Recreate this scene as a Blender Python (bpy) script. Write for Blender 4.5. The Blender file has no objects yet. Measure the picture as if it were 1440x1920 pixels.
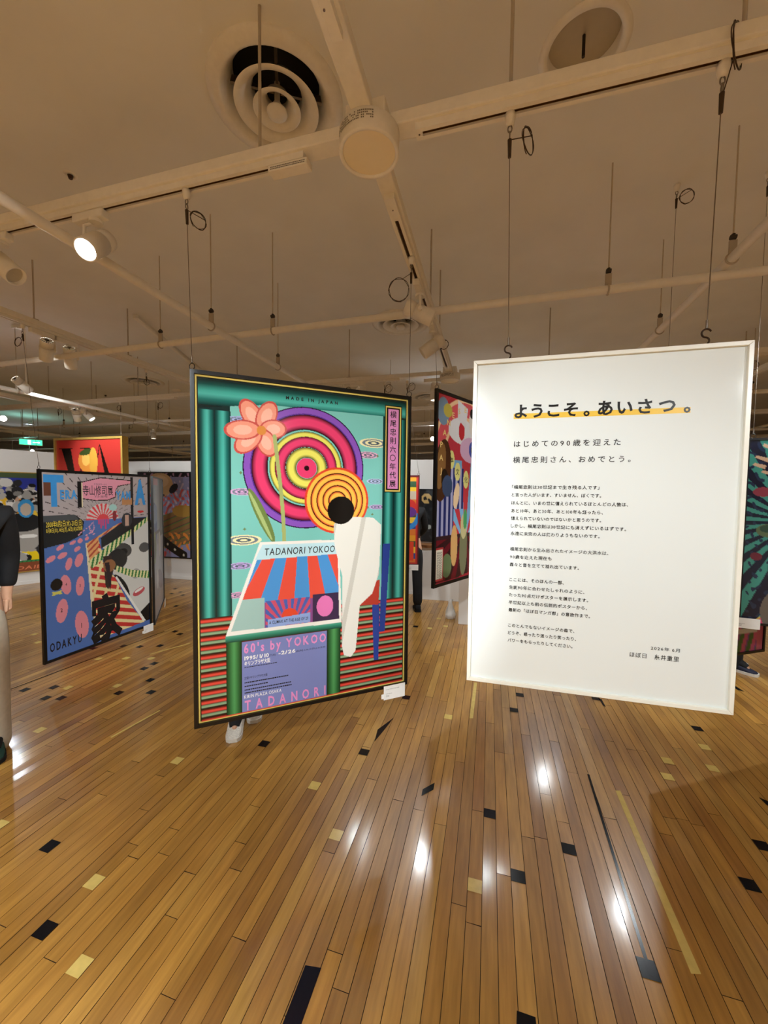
import bpy, bmesh, math, random
import numpy as np
from mathutils import Vector, Matrix

random.seed(7)
rng = np.random.default_rng(7)
scene = bpy.context.scene
COL = scene.collection

# ------------------------------------------------------------------ camera
FPX = 721.0
CAMH = 1.5
_yaw, _pitch, _roll = [math.radians(a) for a in (15.407, -2.781, 0.6785)]
_f = np.array([-math.sin(_yaw) * math.cos(_pitch), math.cos(_yaw) * math.cos(_pitch), math.sin(_pitch)])
_r = np.array([math.cos(_yaw), math.sin(_yaw), 0.0])
_u = np.cross(_r, _f)
_r, _u = _r * math.cos(_roll) + _u * math.sin(_roll), -_r * math.sin(_roll) + _u * math.cos(_roll)

cam_data = bpy.data.cameras.new('camera')
cam_data.sensor_fit = 'VERTICAL'
cam_data.sensor_height = 34.62
cam_data.lens = FPX / 1920.0 * 34.62
cam_data.clip_start = 0.02
cam = bpy.data.objects.new('camera', cam_data)
COL.objects.link(cam)
cam.matrix_world = Matrix(((_r[0], _u[0], -_f[0], 0), (_r[1], _u[1], -_f[1], 0), (_r[2], _u[2], -_f[2], CAMH), (0, 0, 0, 1)))
scene.camera = cam


def at_z(x, y, z):
    """point of the photographed place at height z"""
    d = _f + _r * ((x - 720) / FPX) - _u * ((y - 960) / FPX)
    p = np.array([0, 0, CAMH]) + d * ((z - CAMH) / d[2])
    return Vector(p)


# ------------------------------------------------------------------ world, exposure
scene.view_settings.view_transform = 'Standard'
scene.view_settings.look = 'None'
scene.view_settings.exposure = 0.1
scene.view_settings.gamma = 1.0
scene.view_settings.use_curve_mapping = False
w = bpy.data.worlds.new('world')
scene.world = w
w.use_nodes = True
w.node_tree.nodes['Background'].inputs[0].default_value = (0.02, 0.018, 0.015, 1)
w.node_tree.nodes['Background'].inputs[1].default_value = 0.2

LAMP_COL = (0.93, 1.0, 1.05)
E_SPOT = 30.0          # watts of an ordinary gallery spot
LENS_EMIT = 60.0
# extra strength of single lamps is given where each spotlight is built


# ------------------------------------------------------------------ materials
def lin(c):
    if isinstance(c, str):
        c = c.lstrip('#')
        c = tuple(int(c[i:i + 2], 16) / 255 for i in (0, 2, 4))
    return tuple((x / 12.92 if x <= 0.04045 else ((x + 0.055) / 1.055) ** 2.4) for x in c)


_mats = {}


def mat(name, color, rough=0.5, metal=0.0, spec=0.5, noise=0.0, nscale=30.0, emit=None, estr=0.0, bump=0.0):
    if name in _mats:
        return _mats[name]
    m = bpy.data.materials.new(name)
    m.use_nodes = True
    nt = m.node_tree
    b = nt.nodes['Principled BSDF']
    c = lin(color)
    b.inputs['Base Color'].default_value = (*c, 1)
    b.inputs['Roughness'].default_value = rough
    b.inputs['Metallic'].default_value = metal
    b.inputs['Specular IOR Level'].default_value = spec
    if noise > 0 or bump > 0:
        tc = nt.nodes.new('ShaderNodeTexCoord')
        n = nt.nodes.new('ShaderNodeTexNoise')
        n.inputs['Scale'].default_value = nscale
        n.inputs['Detail'].default_value = 3
        nt.links.new(tc.outputs['Object'], n.inputs['Vector'])
        if noise > 0:
            r = nt.nodes.new('ShaderNodeValToRGB')
            r.color_ramp.elements[0].position = 0.3
            r.color_ramp.elements[1].position = 0.7
            r.color_ramp.elements[0].color = (*[max(0, x * (1 - noise)) for x in c], 1)
            r.color_ramp.elements[1].color = (*[min(1, x * (1 + noise)) for x in c], 1)
            nt.links.new(n.outputs['Fac'], r.inputs['Fac'])
            nt.links.new(r.outputs['Color'], b.inputs['Base Color'])
        if bump > 0:
            bp = nt.nodes.new('ShaderNodeBump')
            bp.inputs['Strength'].default_value = bump
            bp.inputs['Distance'].default_value = 0.002
            nt.links.new(n.outputs['Fac'], bp.inputs['Height'])
            nt.links.new(bp.outputs['Normal'], b.inputs['Normal'])
    if emit is not None:
        b.inputs['Emission Color'].default_value = (*lin(emit), 1)
        b.inputs['Emission Strength'].default_value = estr
    _mats[name] = m
    return m


def print_mat(name, rough, spec=0.5):
    """printed sheet under a clear glossy cover: colours come from the print itself"""
    if name in _mats:
        return _mats[name]
    m = bpy.data.materials.new(name)
    m.use_nodes = True
    nt = m.node_tree
    b = nt.nodes['Principled BSDF']
    a = nt.nodes.new('ShaderNodeVertexColor')
    a.layer_name = 'Col'
    nt.links.new(a.outputs['Color'], b.inputs['Base Color'])
    b.inputs['Roughness'].default_value = rough
    b.inputs['Specular IOR Level'].default_value = spec
    _mats[name] = m
    return m


def floor_mat():
    m = bpy.data.materials.new('maple_planks')
    m.use_nodes = True
    nt = m.node_tree
    N, L = nt.nodes, nt.links
    b = N['Principled BSDF']
    a = N.new('ShaderNodeVertexColor'); a.layer_name = 'Col'
    tc = N.new('ShaderNodeTexCoord')
    mp = N.new('ShaderNodeMapping'); mp.inputs['Scale'].default_value = (60, 5, 1)
    L.new(tc.outputs['Object'], mp.inputs['Vector'])
    n = N.new('ShaderNodeTexNoise'); n.inputs['Scale'].default_value = 1.0; n.inputs['Detail'].default_value = 5
    L.new(mp.outputs['Vector'], n.inputs['Vector'])
    mp2 = N.new('ShaderNodeMapping'); mp2.inputs['Scale'].default_value = (9, 2.2, 1)
    L.new(tc.outputs['Object'], mp2.inputs['Vector'])
    n2 = N.new('ShaderNodeTexNoise'); n2.inputs['Scale'].default_value = 1.0; n2.inputs['Detail'].default_value = 3
    L.new(mp2.outputs['Vector'], n2.inputs['Vector'])
    r = N.new('ShaderNodeValToRGB')
    r.color_ramp.elements[0].position = 0.3; r.color_ramp.elements[0].color = (0.82, 0.79, 0.75, 1)
    r.color_ramp.elements[1].position = 0.68; r.color_ramp.elements[1].color = (1.1, 1.1, 1.08, 1)
    L.new(n.outputs['Fac'], r.inputs['Fac'])
    r2 = N.new('ShaderNodeValToRGB')
    r2.color_ramp.elements[0].position = 0.35; r2.color_ramp.elements[0].color = (0.86, 0.82, 0.78, 1)
    r2.color_ramp.elements[1].position = 0.65; r2.color_ramp.elements[1].color = (1.06, 1.06, 1.06, 1)
    L.new(n2.outputs['Fac'], r2.inputs['Fac'])
    mx = N.new('ShaderNodeMix'); mx.data_type = 'RGBA'; mx.blend_type = 'MULTIPLY'; mx.inputs[0].default_value = 1
    L.new(a.outputs['Color'], mx.inputs[6]); L.new(r.outputs['Color'], mx.inputs[7])
    mx2 = N.new('ShaderNodeMix'); mx2.data_type = 'RGBA'; mx2.blend_type = 'MULTIPLY'; mx2.inputs[0].default_value = 1
    L.new(mx.outputs[2], mx2.inputs[6]); L.new(r2.outputs['Color'], mx2.inputs[7])
    L.new(mx2.outputs[2], b.inputs['Base Color'])
    rr = N.new('ShaderNodeMapRange'); rr.inputs['To Min'].default_value = 0.09; rr.inputs['To Max'].default_value = 0.17
    L.new(n2.outputs['Fac'], rr.inputs['Value'])
    L.new(rr.outputs['Result'], b.inputs['Coat Roughness'])
    b.inputs['Coat Weight'].default_value = 0.6
    b.inputs['Roughness'].default_value = 0.36
    b.inputs['Specular IOR Level'].default_value = 0.5
    bp = N.new('ShaderNodeBump'); bp.inputs['Strength'].default_value = 0.12; bp.inputs['Distance'].default_value = 0.001
    L.new(n2.outputs['Fac'], bp.inputs['Height']); L.new(bp.outputs['Normal'], b.inputs['Normal'])
    L.new(bp.outputs['Normal'], b.inputs['Coat Normal'])
    return m


M_FLOOR = floor_mat()
M_GAP = mat('plank_gap', '#231004', 0.9)
M_INLAY_BLACK = mat('black_line_paint', '#101013', 0.2, spec=0.25, noise=0.2)
M_INLAY_YELLOW = mat('yellow_line_paint', '#d3b768', 0.2, spec=0.35, noise=0.08)
M_CEIL = mat('ceiling_paint', '#eae7e0', 0.9, noise=0.03, nscale=3, bump=0.05)
M_WALL = mat('wall_paint', '#e6e2dc', 0.85, noise=0.02, nscale=2)
M_FARWALL = mat('far_wall_paint', '#d8d2c8', 0.9, noise=0.03, nscale=2)
M_WHITE = mat('white_enamel', '#f0e9dc', 0.45, noise=0.03, nscale=40)
M_PIPE = mat('white_pipe_paint', '#efe8dc', 0.28, noise=0.03, nscale=20)
M_ROD = mat('painted_rod', '#b8aa96', 0.5, noise=0.05)
M_DARKROD = mat('steel_rod', '#c2b39c', 0.6, noise=0.05)
M_DARK = mat('dark_slot', '#20170e', 0.6, noise=0.1)
M_COPPER = mat('copper_conductor', '#6b4a26', 0.4, 0.7, noise=0.1)
M_BLACK = mat('black_frame', '#0c0c0d', 0.3, noise=0.2)
M_BLACKM = mat('black_matte', '#0b0b0c', 0.7, noise=0.2)
M_STEEL = mat('steel', '#8c8379', 0.3, 0.9, noise=0.08)
M_BROWNMETAL = mat('bronze_hook', '#3a2a1e', 0.35, 0.8, noise=0.1)
M_WIRE = mat('steel_wire', '#7d7062', 0.35, 0.7, noise=0.1)
M_COIL = mat('dark_wire', '#4a3b2c', 0.4, 0.6, noise=0.1)
M_CARD = mat('white_card', '#f2f0ea', 0.6, noise=0.02)
M_INK = mat('black_ink', '#141312', 0.6, noise=0.1)
M_GREYINK = mat('grey_ink', '#6c675f', 0.6, noise=0.1)
M_GOLD = mat('gold_frame', '#d9b45c', 0.35, 0.6, noise=0.06)
M_CANDARK = mat('plenum_dark', '#17130f', 0.8, noise=0.2)
M_LENS = mat('lamp_lens', '#ffffff', 0.3, emit='#f4fbff', estr=LENS_EMIT, noise=0.01)
M_LENSWARM = mat('warm_lamp_lens', '#ffffff', 0.3, emit='#ffe6b0', estr=LENS_EMIT, noise=0.01)
M_LENSOFF = mat('lamp_lens_off', '#c9c2b4', 0.2, noise=0.03)
M_PANEL = mat('white_acrylic_panel', '#e9efec', 0.05, noise=0.008, nscale=2)


# ------------------------------------------------------------------ mesh helpers
class MB:
    def __init__(self):
        self.v, self.f, self.m, self.s = [], [], [], []

    def add(self, verts, faces, mi=0, smooth=False):
        o = len(self.v)
        self.v += [tuple(p) for p in verts]
        for f in faces:
            self.f.append(tuple(i + o for i in f)); self.m.append(mi); self.s.append(smooth)
        return self

    def box(self, c, s, rot=None, mi=0):
        x, y, z = [k / 2 for k in s]
        P = [(-x, -y, -z), (x, -y, -z), (x, y, -z), (-x, y, -z), (-x, -y, z), (x, -y, z), (x, y, z), (-x, y, z)]
        c = Vector(c)
        P = [(rot @ Vector(p) if rot is not None else Vector(p)) + c for p in P]
        return self.add(P, [(0, 3, 2, 1), (4, 5, 6, 7), (0, 1, 5, 4), (1, 2, 6, 5), (2, 3, 7, 6), (3, 0, 4, 7)], mi)

    def bar(self, lo, hi, mi=0):
        return self.box([(a + b) / 2 for a, b in zip(lo, hi)], [abs(b - a) for a, b in zip(lo, hi)], mi=mi)

    def cyl(self, p0, p1, r0, r1=None, seg=16, mi=0, caps=True, smooth=True):
        r1 = r0 if r1 is None else r1
        p0, p1 = Vector(p0), Vector(p1)
        q = (p1 - p0).to_track_quat('Z', 'Y').to_matrix()
        V = []
        for p, r in ((p0, r0), (p1, r1)):
            for i in range(seg):
                a = 2 * math.pi * i / seg
                V.append(p + q @ Vector((math.cos(a) * r, math.sin(a) * r, 0)))
        F = [(i, (i + 1) % seg, seg + (i + 1) % seg, seg + i) for i in range(seg)]
        self.add(V, F, mi, smooth)
        if caps:
            self.add(V, [tuple(range(seg - 1, -1, -1)), tuple(range(seg, 2 * seg))], mi, False)
        return self

    def tube(self, pts, r, seg=8, closed=False, mi=0):
        pts = [Vector(p) for p in pts]
        n = len(pts)
        V = []
        up = Vector((0, 0, 1))
        prev = None
        for i, p in enumerate(pts):
            a = pts[(i - 1) % n] if (closed or i > 0) else p
            b = pts[(i + 1) % n] if (closed or i < n - 1) else p
            t = (b - a).normalized()
            if prev is None:
                s = t.cross(up)
                if s.length < 1e-3: s = t.cross(Vector((1, 0, 0)))
            else:
                s = prev - t * prev.dot(t)
            s.normalize(); prev = s
            k = t.cross(s)
            rr = r[i] if isinstance(r, (list, tuple)) else r
            for j in range(seg):
                an = 2 * math.pi * j / seg
                V.append(p + s * math.cos(an) * rr + k * math.sin(an) * rr)
        F = []
        for i in range(n if closed else n - 1):
            i2 = (i + 1) % n
            for j in range(seg):
                j2 = (j + 1) % seg
                F.append((i * seg + j, i2 * seg + j, i2 * seg + j2, i * seg + j2))
        self.add(V, F, mi, True)
        if not closed:
            self.add(V, [tuple(range(seg)), tuple(range((n - 1) * seg + seg - 1, (n - 1) * seg - 1, -1))], mi, False)
        return self

    def lathe(self, prof, c=(0, 0, 0), seg=40, mi=0, smooth=True, closed=False):
        c = Vector(c)
        V = []
        for r, z in prof:
            for j in range(seg):
                a = 2 * math.pi * j / seg
                V.append(c + Vector((r * math.cos(a), r * math.sin(a), z)))
        F = []
        n = len(prof)
        for i in range(n if closed else n - 1):
            i2 = (i + 1) % n
            for j in range(seg):
                j2 = (j + 1) % seg
                F.append((i * seg + j, i * seg + j2, i2 * seg + j2, i2 * seg + j))
        return self.add(V, F, mi, smooth)

    def loft(self, rings, mi=0, caps=True, smooth=True):
        n = len(rings[0]); V = [p for r in rings for p in r]
        F = []
        for i in range(len(rings) - 1):
            for j in range(n):
                j2 = (j + 1) % n
                F.append((i * n + j, i * n + j2, (i + 1) * n + j2, (i + 1) * n + j))
        if caps:
            F.append(tuple(range(n - 1, -1, -1)))
            k = (len(rings) - 1) * n
            F.append(tuple(range(k, k + n)))
        return self.add(V, F, mi, smooth)

    def build(self, name, mats, parent=None, **props):
        me = bpy.data.meshes.new(name)
        me.from_pydata(self.v, [], self.f)
        if not isinstance(mats, (list, tuple)): mats = [mats]
        for m_ in mats: me.materials.append(m_)
        me.polygons.foreach_set('material_index', self.m)
        me.polygons.foreach_set('use_smooth', self.s)
        me.update()
        o = bpy.data.objects.new(name, me)
        COL.objects.link(o)
        if parent is not None: o.parent = parent
        for k, v in props.items(): o[k] = v
        return o


def empty(name, loc, label, cat, rz=0.0, group=None):
    o = bpy.data.objects.new(name, None)
    o.empty_display_size = 0.1
    COL.objects.link(o)
    o.location = loc
    o.rotation_euler = (0, 0, rz)
    o['label'] = label; o['category'] = cat
    if group: o['group'] = group
    return o


def tag(o, label, cat, group=None):
    o['label'] = label; o['category'] = cat
    if group: o['group'] = group
    return o


def bevel(o, wdt, seg=2):
    b = o.modifiers.new('bevel', 'BEVEL'); b.width = wdt; b.segments = seg; b.limit_method = 'ANGLE'
    return o


# ------------------------------------------------------------------ text as mesh
_tcache = {}


def text_geo(s, bold=0.0, res=2):
    key = (s, bold, res)
    if key in _tcache: return _tcache[key]
    c = bpy.data.curves.new('lettering', 'FONT')
    c.body = s; c.size = 1.0; c.offset = bold; c.resolution_u = res; c.fill_mode = 'FRONT'
    o = bpy.data.objects.new('lettering', c)
    COL.objects.link(o)
    dg = bpy.context.evaluated_depsgraph_get()
    me = bpy.data.meshes.new_from_object(o.evaluated_get(dg))
    V = np.array([v.co[:] for v in me.vertices]).reshape(-1, 3)
    F = [tuple(p.vertices) for p in me.polygons]
    bpy.data.objects.remove(o); bpy.data.curves.remove(c); bpy.data.meshes.remove(me)
    _tcache[key] = (V, F)
    return V, F


def put_text(mb, s, x, z, y, width=None, size=None, height=None, bold=0.0, track=0.0, mi=0, center=False, res=2, slant=0.0):
    """lays a line of lettering on a sheet's local x-z plane (facing local -y); x, z = left end and baseline"""
    V, F = [], []
    pen = 0.0
    for ch in s:
        if ch == ' ' or ch == '\u3000':
            pen += (0.3 if ch == ' ' else 1.0) + track; continue
        v, f = text_geo(ch, 0.004 if ch == '轟' else bold, res)
        if len(v) == 0: continue
        wide = ord(ch) > 0x2000
        o = len(V)
        if wide:
            adv = 1.0
            off = 0.0
        else:
            adv = v[:, 0].max() + 0.09
            off = 0.0
        V += [(p[0] + pen + off, p[1]) for p in v]
        F += [tuple(i + o for i in k) for k in f]
        pen += adv + track
    if not V: return
    V = np.array(V)
    x0, x1 = V[:, 0].min(), V[:, 0].max()
    sx = (width / (x1 - x0)) if width else size
    sz = (height / 0.73) if height else (size if size else sx)
    X = (V[:, 0] - x0) * sx + V[:, 1] * sz * slant
    if center: X = X - (x1 - x0) * sx / 2
    mb.add([(x + a, y, z + b * sz) for a, b in zip(X, V[:, 1])], F, mi)


# ------------------------------------------------------------------ printed sheets
class Canvas:
    """a sheet of ink: colour per grid vertex, u right 0..1, v down 0..1; lengths in sheet widths"""

    def __init__(self, wd, ht, nx, bg):
        self.wd, self.ht = wd, ht
        self.asp = ht / wd
        self.nx, self.ny = nx, int(nx * self.asp)
        u = np.linspace(0, 1, self.nx + 1); v = np.linspace(0, 1, self.ny + 1)
        self.U, self.V = np.meshgrid(u, v)
        self.C = np.ones((self.ny + 1, self.nx + 1, 3)) * np.array(lin(bg))

    def fill(self, mask, c):
        self.C[mask] = lin(c)

    def rect(self, u0, v0, u1, v1, c):
        self.fill((self.U >= u0) & (self.U <= u1) & (self.V >= v0) & (self.V <= v1), c)

    def pmask(self, pts):
        m = np.zeros(self.U.shape, bool)
        n = len(pts)
        for i in range(n):
            (x0, y0), (x1, y1) = pts[i], pts[(i + 1) % n]
            if y0 == y1: continue
            c = ((y0 > self.V) != (y1 > self.V)) & (self.U < (x1 - x0) * (self.V - y0) / (y1 - y0) + x0)
            m ^= c
        return m

    def poly(self, pts, c):
        self.fill(self.pmask(pts), c)

    def dist(self, u, v):
        return np.hypot(self.U - u, (self.V - v) * self.asp)

    def ell(self, u, v, a, b, rot=0.0):
        x = self.U - u; y = (self.V - v) * self.asp
        c, s = math.cos(rot), math.sin(rot)
        return np.hypot((x * c + y * s) / a, (-x * s + y * c) / b)

    def ring(self, u, v, r0, r1, c, mask=None):
        d = self.dist(u, v); m = (d >= r0) & (d < r1)
        if mask is not None: m &= mask
        self.fill(m, c)

    def grad(self, mask, t, stops):
        t = np.clip(t, 0, 1)
        xs = [s[0] for s in stops]; cs = np.array([lin(s[1]) for s in stops])
        for k in range(3):
            ch = np.interp(t, xs, cs[:, k]); self.C[..., k][mask] = ch[mask]

    def rays(self, u, v, n, cols, mask, phase=0.0):
        a = np.arctan2((self.V - v) * self.asp, self.U - u) / (2 * math.pi) + phase
        k = np.floor(a * n).astype(int) % len(cols)
        for i, c in enumerate(cols): self.fill(mask & (k == i), c)

    def obj(self, name, m, parent, x0, z1, y):
        nx, ny = self.nx, self.ny
        X = x0 + self.U.ravel() * self.wd; Z = z1 - self.V.ravel() * self.ht
        co = np.stack([X, np.full_like(X, y), Z], 1).astype(np.float32)
        i = np.arange(ny)[:, None] * (nx + 1) + np.arange(nx)[None, :]
        q = np.stack([i, i + nx + 1, i + nx + 2, i + 1], -1).reshape(-1, 4).astype(np.int32)
        me = bpy.data.meshes.new(name)
        me.vertices.add(len(co)); me.vertices.foreach_set('co', co.ravel())
        me.loops.add(q.size); me.loops.foreach_set('vertex_index', q.ravel())
        me.polygons.add(len(q))
        me.polygons.foreach_set('loop_start', np.arange(0, q.size, 4, dtype=np.int32))
        me.polygons.foreach_set('loop_total', np.full(len(q), 4, dtype=np.int32))
        me.update(calc_edges=True)
        a = me.color_attributes.new('Col', 'FLOAT_COLOR', 'POINT')
        rgba = np.ones((len(co), 4), np.float32); rgba[:, :3] = self.C.reshape(-1, 3)
        a.data.foreach_set('color', rgba.ravel())
        me.materials.append(m)
        o = bpy.data.objects.new(name, me)
        COL.objects.link(o); o.parent = parent
        return o

# ------------------------------------------------------------------ the room
ZC = 3.25
X0, X1, Y0, Y1 = -18.0, 8.0, -4.0, 18.0
PW = 0.0541
PHASE = 0.0065


def build_floor():
    V, F, MI, CC = [], [], [], []

    def quad(pts, mi, col):
        o = len(V)
        V.extend(pts); F.append((o, o + 1, o + 2, o + 3)); MI.append(mi); CC.append(col)
    quad([(X0, Y0, -0.004), (X1, Y0, -0.004), (X1, Y1, -0.004), (X0, Y1, -0.004)], 1, (1, 1, 1))
    k0 = int(math.floor((X0 - PHASE) / PW)); k1 = int(math.ceil((X1 - PHASE) / PW))
    tints = [lin(c) for c in ('#b08138', '#b6863b', '#a97a34', '#bc8d41', '#a17130', '#b4843a', '#ac7d36', '#c09347')]
    for k in range(k0, k1):
        xa = PHASE + k * PW; xb = xa + PW
        g = 0.0011
        y = Y0 - random.random() * 0.9
        while y < Y1:
            ln = random.choice((0.5, 0.75, 1.0, 1.25, 1.6, 1.9))
            ya, yb = max(y, Y0), min(y + ln, Y1)
            y += ln
            if yb - ya < 0.02: continue
            t = math.tan(math.radians(random.gauss(0, 0.8))) * PW / 2
            l = random.gauss(0, 0.00025)
            h = 0.0
            c = tints[int(random.random() ** 1.2 * len(tints)) % len(tints)]
            s = random.uniform(0.85, 1.08)
            quad([(xa + g, ya + g, h - t - l - 0.0008), (xb - g, ya + g, h + t - l - 0.0008), (xb - g, yb - g, h + t + l - 0.0008), (xa + g, yb - g, h - t + l - 0.0008)], 0, tuple(q * s for q in c))
    # pieces of old court lines relaid among the planks
    Z = 0.0006

    def sq(px, py, mi, ln=0.052):
        p = at_z(px, py, 0)
        k = math.floor((p.x - PHASE) / PW)
        xa = PHASE + k * PW + 0.0008; xb = xa + PW - 0.0016
        quad([(xa, p.y - ln / 2, Z), (xb, p.y - ln / 2, Z), (xb, p.y + ln / 2, Z), (xa, p.y + ln / 2, Z)], mi, (1, 1, 1))

    def pol(pts, mi):
        P = [at_z(x, y, 0) for x, y in pts]
        a = sum(P[i].x * P[(i + 1) % 4].y - P[(i + 1) % 4].x * P[i].y for i in range(4))
        if a < 0: P.reverse()
        quad([(p.x, p.y, Z) for p in P], mi, (1, 1, 1))

    def strip(a, b, wdt, mi):
        p, q = at_z(*a, 0), at_z(*b, 0)
        d = (q - p).normalized(); n = Vector((-d.y, d.x, 0)) * wdt / 2
        P = [p - n, q - n, q + n, p + n]
        quad([(v.x, v.y, Z + 0.0004) for v in P], mi, (1, 1, 1))
    for q in [(968.5, 1332), (922.5, 1526.5), (1067, 1592), (971.5, 1643), (1314, 1367), (1421, 1584), (1397.5, 1657), (765, 1308), (979, 1303.5),
              (97.5, 1588), (80, 1742), (681.5, 1410), (175, 1215.6), (227.8, 1210.6), (263.9, 1212.8), (300, 1210.6), (288, 1244), (267.5, 1253),
              (282, 1275), (98.6, 1288), (44, 1293), (89, 1309.4), (116.7, 1309.4), (222, 1299), (278.6, 1297), (327.8, 1184), (336, 1188.6),
              (488, 1393), (780.6, 1174.6), (1115, 1309), (327, 1104), (338, 1110), (322, 1113), (345, 1116), (327, 1136)]:
        sq(*q, 2)
    sq(1208, 1815, 2, 0.058)
    for q in [(892.5, 1661), (1245, 1455), (1326.5, 1439), (1244, 1425), (1329, 1402), (836.5, 1343.5), (1212.5, 1316), (327.5, 1425), (587.5, 1472.5),
              (620, 1562.5), (173.5, 1652.5), (160, 1816), (4, 1550), (183, 1235), (233, 1233.6), (286, 1235), (125, 1289), (221, 1286),
              (78.6, 1369.7), (833, 1174), (806, 1178), (824, 1160), (62, 1189), (68, 1204)]:
        sq(*q, 3)
    for P in [((792.5, 1480), (815, 1467.5), (812.5, 1481), (790, 1492.5)), ((738.7, 1345.4), (722, 1366.8), (702, 1391), (708, 1368)),
              ((969, 1895), (1004, 1907.5), (1007, 1935), (968, 1935)), ((1422.5, 1495), (1444, 1504), (1444, 1514), (1436, 1508)),
              ((572.5, 1810), (602.5, 1815), (560, 1935), (524, 1935)), ((1122, 1309), (1128, 1311), (1136, 1326), (1130, 1322)),
              ((1370, 1286), (1380, 1287), (1396, 1297), (1384, 1294))]:
        pol(P, 2)
    strip((1103, 1452), (1221, 1831), 0.0115, 2)
    strip((8, 1297), (308, 1184), 0.012, 2)
    strip((0, 1165), (78, 1148), 0.012, 2)
    pol(((1154, 1482.5), (1163, 1482.5), (1315, 1827), (1296, 1826)), 3)
    pol(((889, 1280), (894.5, 1280), (887, 1347), (880, 1347)), 3)
    strip((281, 1227), (357, 1206), 0.02, 3)
    strip((208, 1383), (300, 1332), 0.014, 3)
    me = bpy.data.meshes.new('floor')
    me.from_pydata(V, [], F)
    for m_ in (M_FLOOR, M_GAP, M_INLAY_BLACK, M_INLAY_YELLOW): me.materials.append(m_)
    me.polygons.foreach_set('material_index', MI)
    a = me.color_attributes.new('Col', 'FLOAT_COLOR', 'CORNER')
    cc = np.ones((len(F) * 4, 4), np.float32); cc[:, :3] = np.repeat(np.array(CC), 4, 0)
    a.data.foreach_set('color', cc.ravel())
    o = bpy.data.objects.new('floor', me); COL.objects.link(o); o['kind'] = 'structure'


build_floor()

DIFF = [(-0.965, 1.615, 0.295), (-0.93, 3.93, 0.295), (-1.12, 6.95, 0.295), (-5.4, 5.0, 0.295)]
RECESS = (0.31, 1.74, 0.155)


def build_ceiling():
    bm = bmesh.new()
    loops = [[(X0, Y0), (X1, Y0), (X1, Y1), (X0, Y1)]]
    for x, y, r in DIFF: loops.append([(x + 0.235 * math.cos(2 * math.pi * i / 40), y + 0.235 * math.sin(2 * math.pi * i / 40)) for i in range(40)])
    x, y, r = RECESS
    loops.append([(x + 0.13 * math.cos(2 * math.pi * i / 40), y + 0.13 * math.sin(2 * math.pi * i / 40)) for i in range(40)])
    E_ = []
    for lp in loops:
        vs = [bm.verts.new((a, b, ZC)) for a, b in lp]
        E_ += [bm.edges.new((vs[i], vs[(i + 1) % len(vs)])) for i in range(len(vs))]
    bmesh.ops.triangle_fill(bm, use_beauty=True, edges=E_, normal=(0, 0, -1))
    me = bpy.data.meshes.new('ceiling'); bm.to_mesh(me); bm.free()
    me.materials.append(M_CEIL)
    o = bpy.data.objects.new('ceiling', me); COL.objects.link(o); o['kind'] = 'structure'


build_ceiling()
for nm, lo, hi in [('wall_far', (X0, Y1, 0), (X1, Y1 + 0.1, ZC)), ('wall_right', (X1, Y0, 0), (X1 + 0.1, Y1, ZC)),
                   ('wall_left', (X0 - 0.1, Y0, 0), (X0, Y1, ZC)), ('wall_front', (X0, Y0 - 0.1, 0), (X1, Y0, ZC))]:
    MB().bar(lo, hi).build(nm, M_FARWALL, kind='structure')


def wall_line(nm, a, b, ht, th):
    a, b = Vector((*a, 0)), Vector((*b, 0))
    d = b - a; L = d.length
    o = MB().bar((0, 0, 0), (L, th, ht)).build(nm, M_WALL, kind='structure')
    o.location = a; o.rotation_euler = (0, 0, math.atan2(d.y, d.x))
    bb = MB().bar((0, -0.008, 0), (L, 0, 0.05)).build('baseboard_' + nm.split('_')[1], M_WALL, kind='structure')
    bb.location = a; bb.rotation_euler = o.rotation_euler
    return o


WB_A, WB_B = Vector((-6.62, 5.235)), Vector((4.2, 5.94))
wall_line('wall_back', WB_A, WB_B, 2.0, 0.12)
wall_line('wall_side', (-8.25, 1.42), (-6.64, 5.19), 2.1, 0.12)


# ------------------------------------------------------------------ ceiling grid: tracks, pipes, air outlets
ZR = 2.672     # underside of the lighting rails
ZUP = 0.065     # the lengthwise tracks hang a little higher where they pass over crosswise ones


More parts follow.
